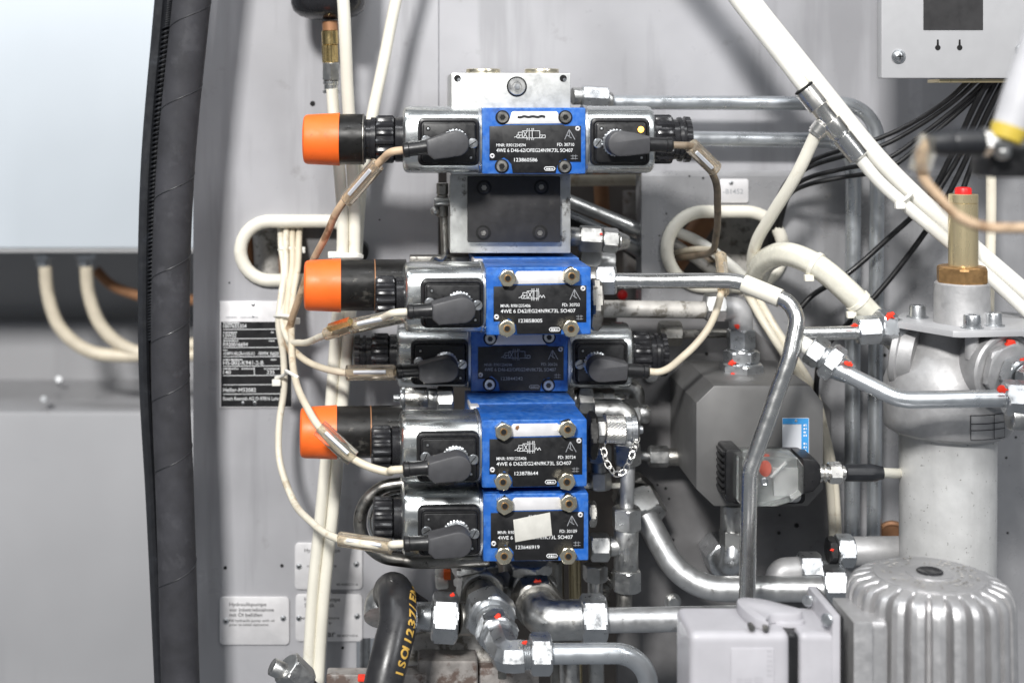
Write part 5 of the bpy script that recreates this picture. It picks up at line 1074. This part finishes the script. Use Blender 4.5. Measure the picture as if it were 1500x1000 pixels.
# rusty pump casting at the bottom edge
t = T('pump_casting', 'rusty grey pump casting at the bottom edge below the swivel elbow', 'pump', P(640, 1000, 60))
x0, x1, z0, z1 = px_rect(612, 700, 968, 1080, 40); b = B(); b.box(x0, x1, 40, 90, z0, z1, 6, 3); t.part('body', b, 'rusty_cast')
x0, x1, z0, z1 = px_rect(700, 790, 978, 1080, 60); b = B(); b.box(x0, x1, 60, 110, z0, z1, 5, 3); t.part('flange', b, 'rusty_cast')
x0, x1, z0, z1 = px_rect(478, 625, 988, 1080, 30); b = B(); b.box(x0, x1, 30, 60, z0, z1, 4, 3); t.part('foot', b, 'rusty_cast')
for x, y in ((653, 970, ), (735, 970), (664, 990)):
    c = P(x, y, 70); b = B(); b.lathe(c - V((0, 0, 20)), V((0, 0, 1)), [(0, 12), (22, 12), (23, 11), (23, 7), (14, 7)], 20); t.part('bolt', b, 'zinc_dark')
b = B(); q = px_rect(524, 535, 992, 998, 20); b.box(q[0], q[1], 20, 40, q[2], q[3], 1); t.part('paint_mark', b, 'red_paint')
b = B(); b.tube(PP([(590, 952, 120), (640, 945, 110), (690, 950, 110), (760, 985, 120)]), 24, 18); one('suction_hose', b, 'pipe_dirty', 'grey-brown suction pipe behind the swivel elbow', 'pipe')
t = T('corner_nut', 'slanted silver hex nut with stub at the bottom left of white tubes', 'nut', P(425, 1000, 60))
nut(t, (418, 976, 40), (446, 1003, 50), 46, 'zinc_dull', .2); cy(t, (398, 975, 36), (424, 988, 42), 13, 'zinc_dull', 'stub'); cy(t, (440, 1000, 50), (480, 1040, 60), 18, 'zinc_dark', 'barrel')
b = B(); b.cyl(P(535, 925, 420), P(533, 1080, 420), 9); one('riser_pipe', b, 'zinc_dull', 'thin riser pipe in the dark gap left of black hose', 'pipe')

def chaikin(p, k=2):
    for _ in range(k): p = [q for i in range(len(p)) for q in ((p[i - 1][0] * .25 + p[i][0] * .75, p[i - 1][1] * .25 + p[i][1] * .75), (p[i][0] * .75 + p[(i + 1) % len(p)][0] * .25, p[i][1] * .75 + p[(i + 1) % len(p)][1] * .25))]
    return p
# ================================================================ foreground bottom right: connector housing and ribbed motor
JY = -330
t = T('plug_housing', 'light grey plastic industrial connector with locking lever at bottom right', 'connector', P(1090, 1000, JY))
x0, x1, z0, z1 = px_rect(1011, 1158, 927, 1200, JY); b = B(); b.box(x0, x1, JY, JY + 95, z0, z1, 12, 5); hd = t.part('hood', b, 'grey_plastic')
q = px_rect(1070, 1134, 948, 1100, JY); b = B(); b.plate(rrect(*q, 2), JY - 1.2, JY + 2, 1); t.part('raised_panel', b, 'grey_plastic', hd)
b = B(); p = P(1080, 1000, JY - 1.6); b.bars(p.x, p.z, 34, 8, JY - 1.6, 60); p = P(1124, 990, JY - 1.6); [b.bars(p.x, p.z + i_ * 6, 6, 3, JY - 1.6, 61 + i_) for i_ in range(6)]; t.part('embossing', b, 'grey_plastic', hd, flat=True)
x2, x3 = P(1160, 0, JY).x, P(1174, 0, JY).x; b = B(); b.box(x1 - 4, x3 - 1, JY + 5, JY + 90, z0, z1 - 3, 7, 3); t.part('seal', b, 'black_plastic')
x4 = P(1227, 0, JY).x; b = B(); b.box(x3 - 2, x4, JY + 1, JY + 96, z0, z1 - 1, 9, 4); bs = t.part('base', b, 'grey_plastic')
# flange plate of base seen from the right
b = B(); M_ = Matrix.Translation(V((x4 - 4, JY + 48, z1)))
b.M = M_; b.box(-3, 8, -48, 62, -200, 22, 3); b.M = None; fl = t.part('flange', b, 'grey_plastic')
b = B(); b.box(x4 + 4.5, x4 + 7, JY - 2, JY + 112, z0, z1 + 20, .5); t.part('gasket', b, 'black_plastic', fl)
for x, y, Yq in ((1212, 907, JY + 4), (1184, 879, JY + 86)):
    c = P(x, y, Yq); b = B(); b.lathe(c, V((-.6, -.75, .2)), [(0, 7.5), (3, 7.5), (4.5, 6), (4.5, 3)], 20); t.part('screw', b, 'zinc', bs)
# locking lever lying on the top
lv = [(P(1094, 0, JY + 40).x, JY + 22), (P(1112, 0, JY + 40).x, JY + 4), (P(1128, 0, JY).x, JY + 2), (P(1132, 0, JY).x, JY + 24), (P(1142, 0, JY).x, JY + 34), (P(1176, 0, JY).x, JY + 30), (P(1190, 0, JY).x, JY + 40), (P(1190, 0, JY).x, JY + 52), (P(1176, 0, JY).x, JY + 62), (P(1138, 0, JY).x, JY + 92), (P(1096, 0, JY).x, JY + 92)]
b = B(); b.slab(chaikin(lv), z1 + 1, z1 + 13, 3); lo = t.part('locking_lever', b, 'grey_plastic')
lv2 = [(P(1142, 0, JY).x, JY + 30), (P(1178, 0, JY).x, JY + 24), (P(1193, 0, JY).x, JY + 36), (P(1190, 0, JY).x, JY + 50), (P(1150, 0, JY).x, JY + 50)]
b = B(); b.slab(chaikin(lv2), z1 - 3, z1 + 3.5, 2); t.part('lever_hook', b, 'grey_plastic', lo)
b = B(); b.cyl(V((P(1102, 0, JY).x, JY + 1.5, z1 + 6)), V((P(1102, 0, JY).x, JY + 10, z1 + 6)), 4); b.box(P(1118, 0, JY).x, P(1126, 0, JY).x, JY - .5, JY + 6, z1 + 2, z1 + 9, 1); t.part('pivot', b, 'zinc_dark', lo)
# motor
my = -230; k = K(my); mc = P(1362, 842, my)
t = T('ribbed_motor', 'silver ribbed cast motor housing with round flat top at bottom right', 'motor', P(1362, 1010, my))
NF = 26
def ribs(a, tt, r):
    ph = (a * NF / (2 * PI)) % 1.0; e_ = abs(ph - .5); s_ = max(0, min(1, (.20 - e_) / .11)); s_ = s_ * s_ * (3 - 2 * s_) + .12 * (1 - e_ * 2); fade = max(0, min(1, (tt - .8) / 8)); return r - 22 * fade * s_
R = 118 * k; pr = [(0, 70 * k), (.2, 76 * k), (1.0, 82 * k), (3, R - 24), (6, R - 14), (10, R - 7.5), (16, R - 3), (24, R - .8), (40, R), (260, R + 4)]
b = B(); b.lathe(mc, V((0, 0, -1)), pr, NF * 20, ribs, c1=True); t.part('ribbed_shell', b, 'silver_cast', sharp=1.2)
b = B(); b.lathe(mc + V((0, 0, -1)), V((0, 0, 1)), [(0, 79 * k), (2.4, 79 * k), (3.2, 77 * k)], 64); tp = t.part('top_cap', b, 'silver_cast')
b = B(); b.lathe(mc + V((0, 0, 2)), V((0, 0, 1)), [(0, 19 * k), (4, 19 * k), (5, 17 * k), (4, 13 * k), (3, 8 * k), (3.5, 5 * k)], 32); t.part('centre_plug', b, 'black_satin', tp)
b = B(); b.lathe(mc + V((0, 0, 2.0)), V((0, 0, 1)), [(0, 33 * k), (1.6, 33 * k), (2.2, 31 * k)], 48); t.part('centre_ring', b, 'silver_cast', tp)
b = B(); zz_ = mc.z + 2.6 + 1
rr_ = random.Random(3)
for i in range(46):      # cast marks too worn to read
    a = 2 * PI * i / 46 + rr_.uniform(-.03, .03)
    for r0 in (42, 54, 64):
        if rr_.random() < .45: continue
        w_ = rr_.uniform(.012, .045); h_ = rr_.uniform(3, 6); q = []
        for rad, th in ((r0, a - w_), (r0, a + w_), (r0 + h_, a + w_), (r0 + h_, a - w_)): q.append((mc.x + rad * k * math.cos(th), my + rad * k * math.sin(th), zz_))
        b.add(q, [(0, 1, 2, 3)])
t.part('cast_marks', b, 'pipe_dirty', tp, flat=True)
b = B(); x5, x6 = P(1248, 0, my - 60).x, P(1300, 0, my - 60).x; zq = P(0, 905, my - 60).z; b.box(x5, x6, my - 70, my + 20, zq - 240, zq, 10, 4); t.part('terminal_shoulder', b, 'silver_cast')
b = B(); x5, x6 = P(1236, 0, JY + 60).x, P(1264, 0, JY + 60).x; b.box(x5, x6, JY + 20, JY + 110, zq - 240, zq + 2, 2, 2); t.part('bracket', b, 'silver_cast')
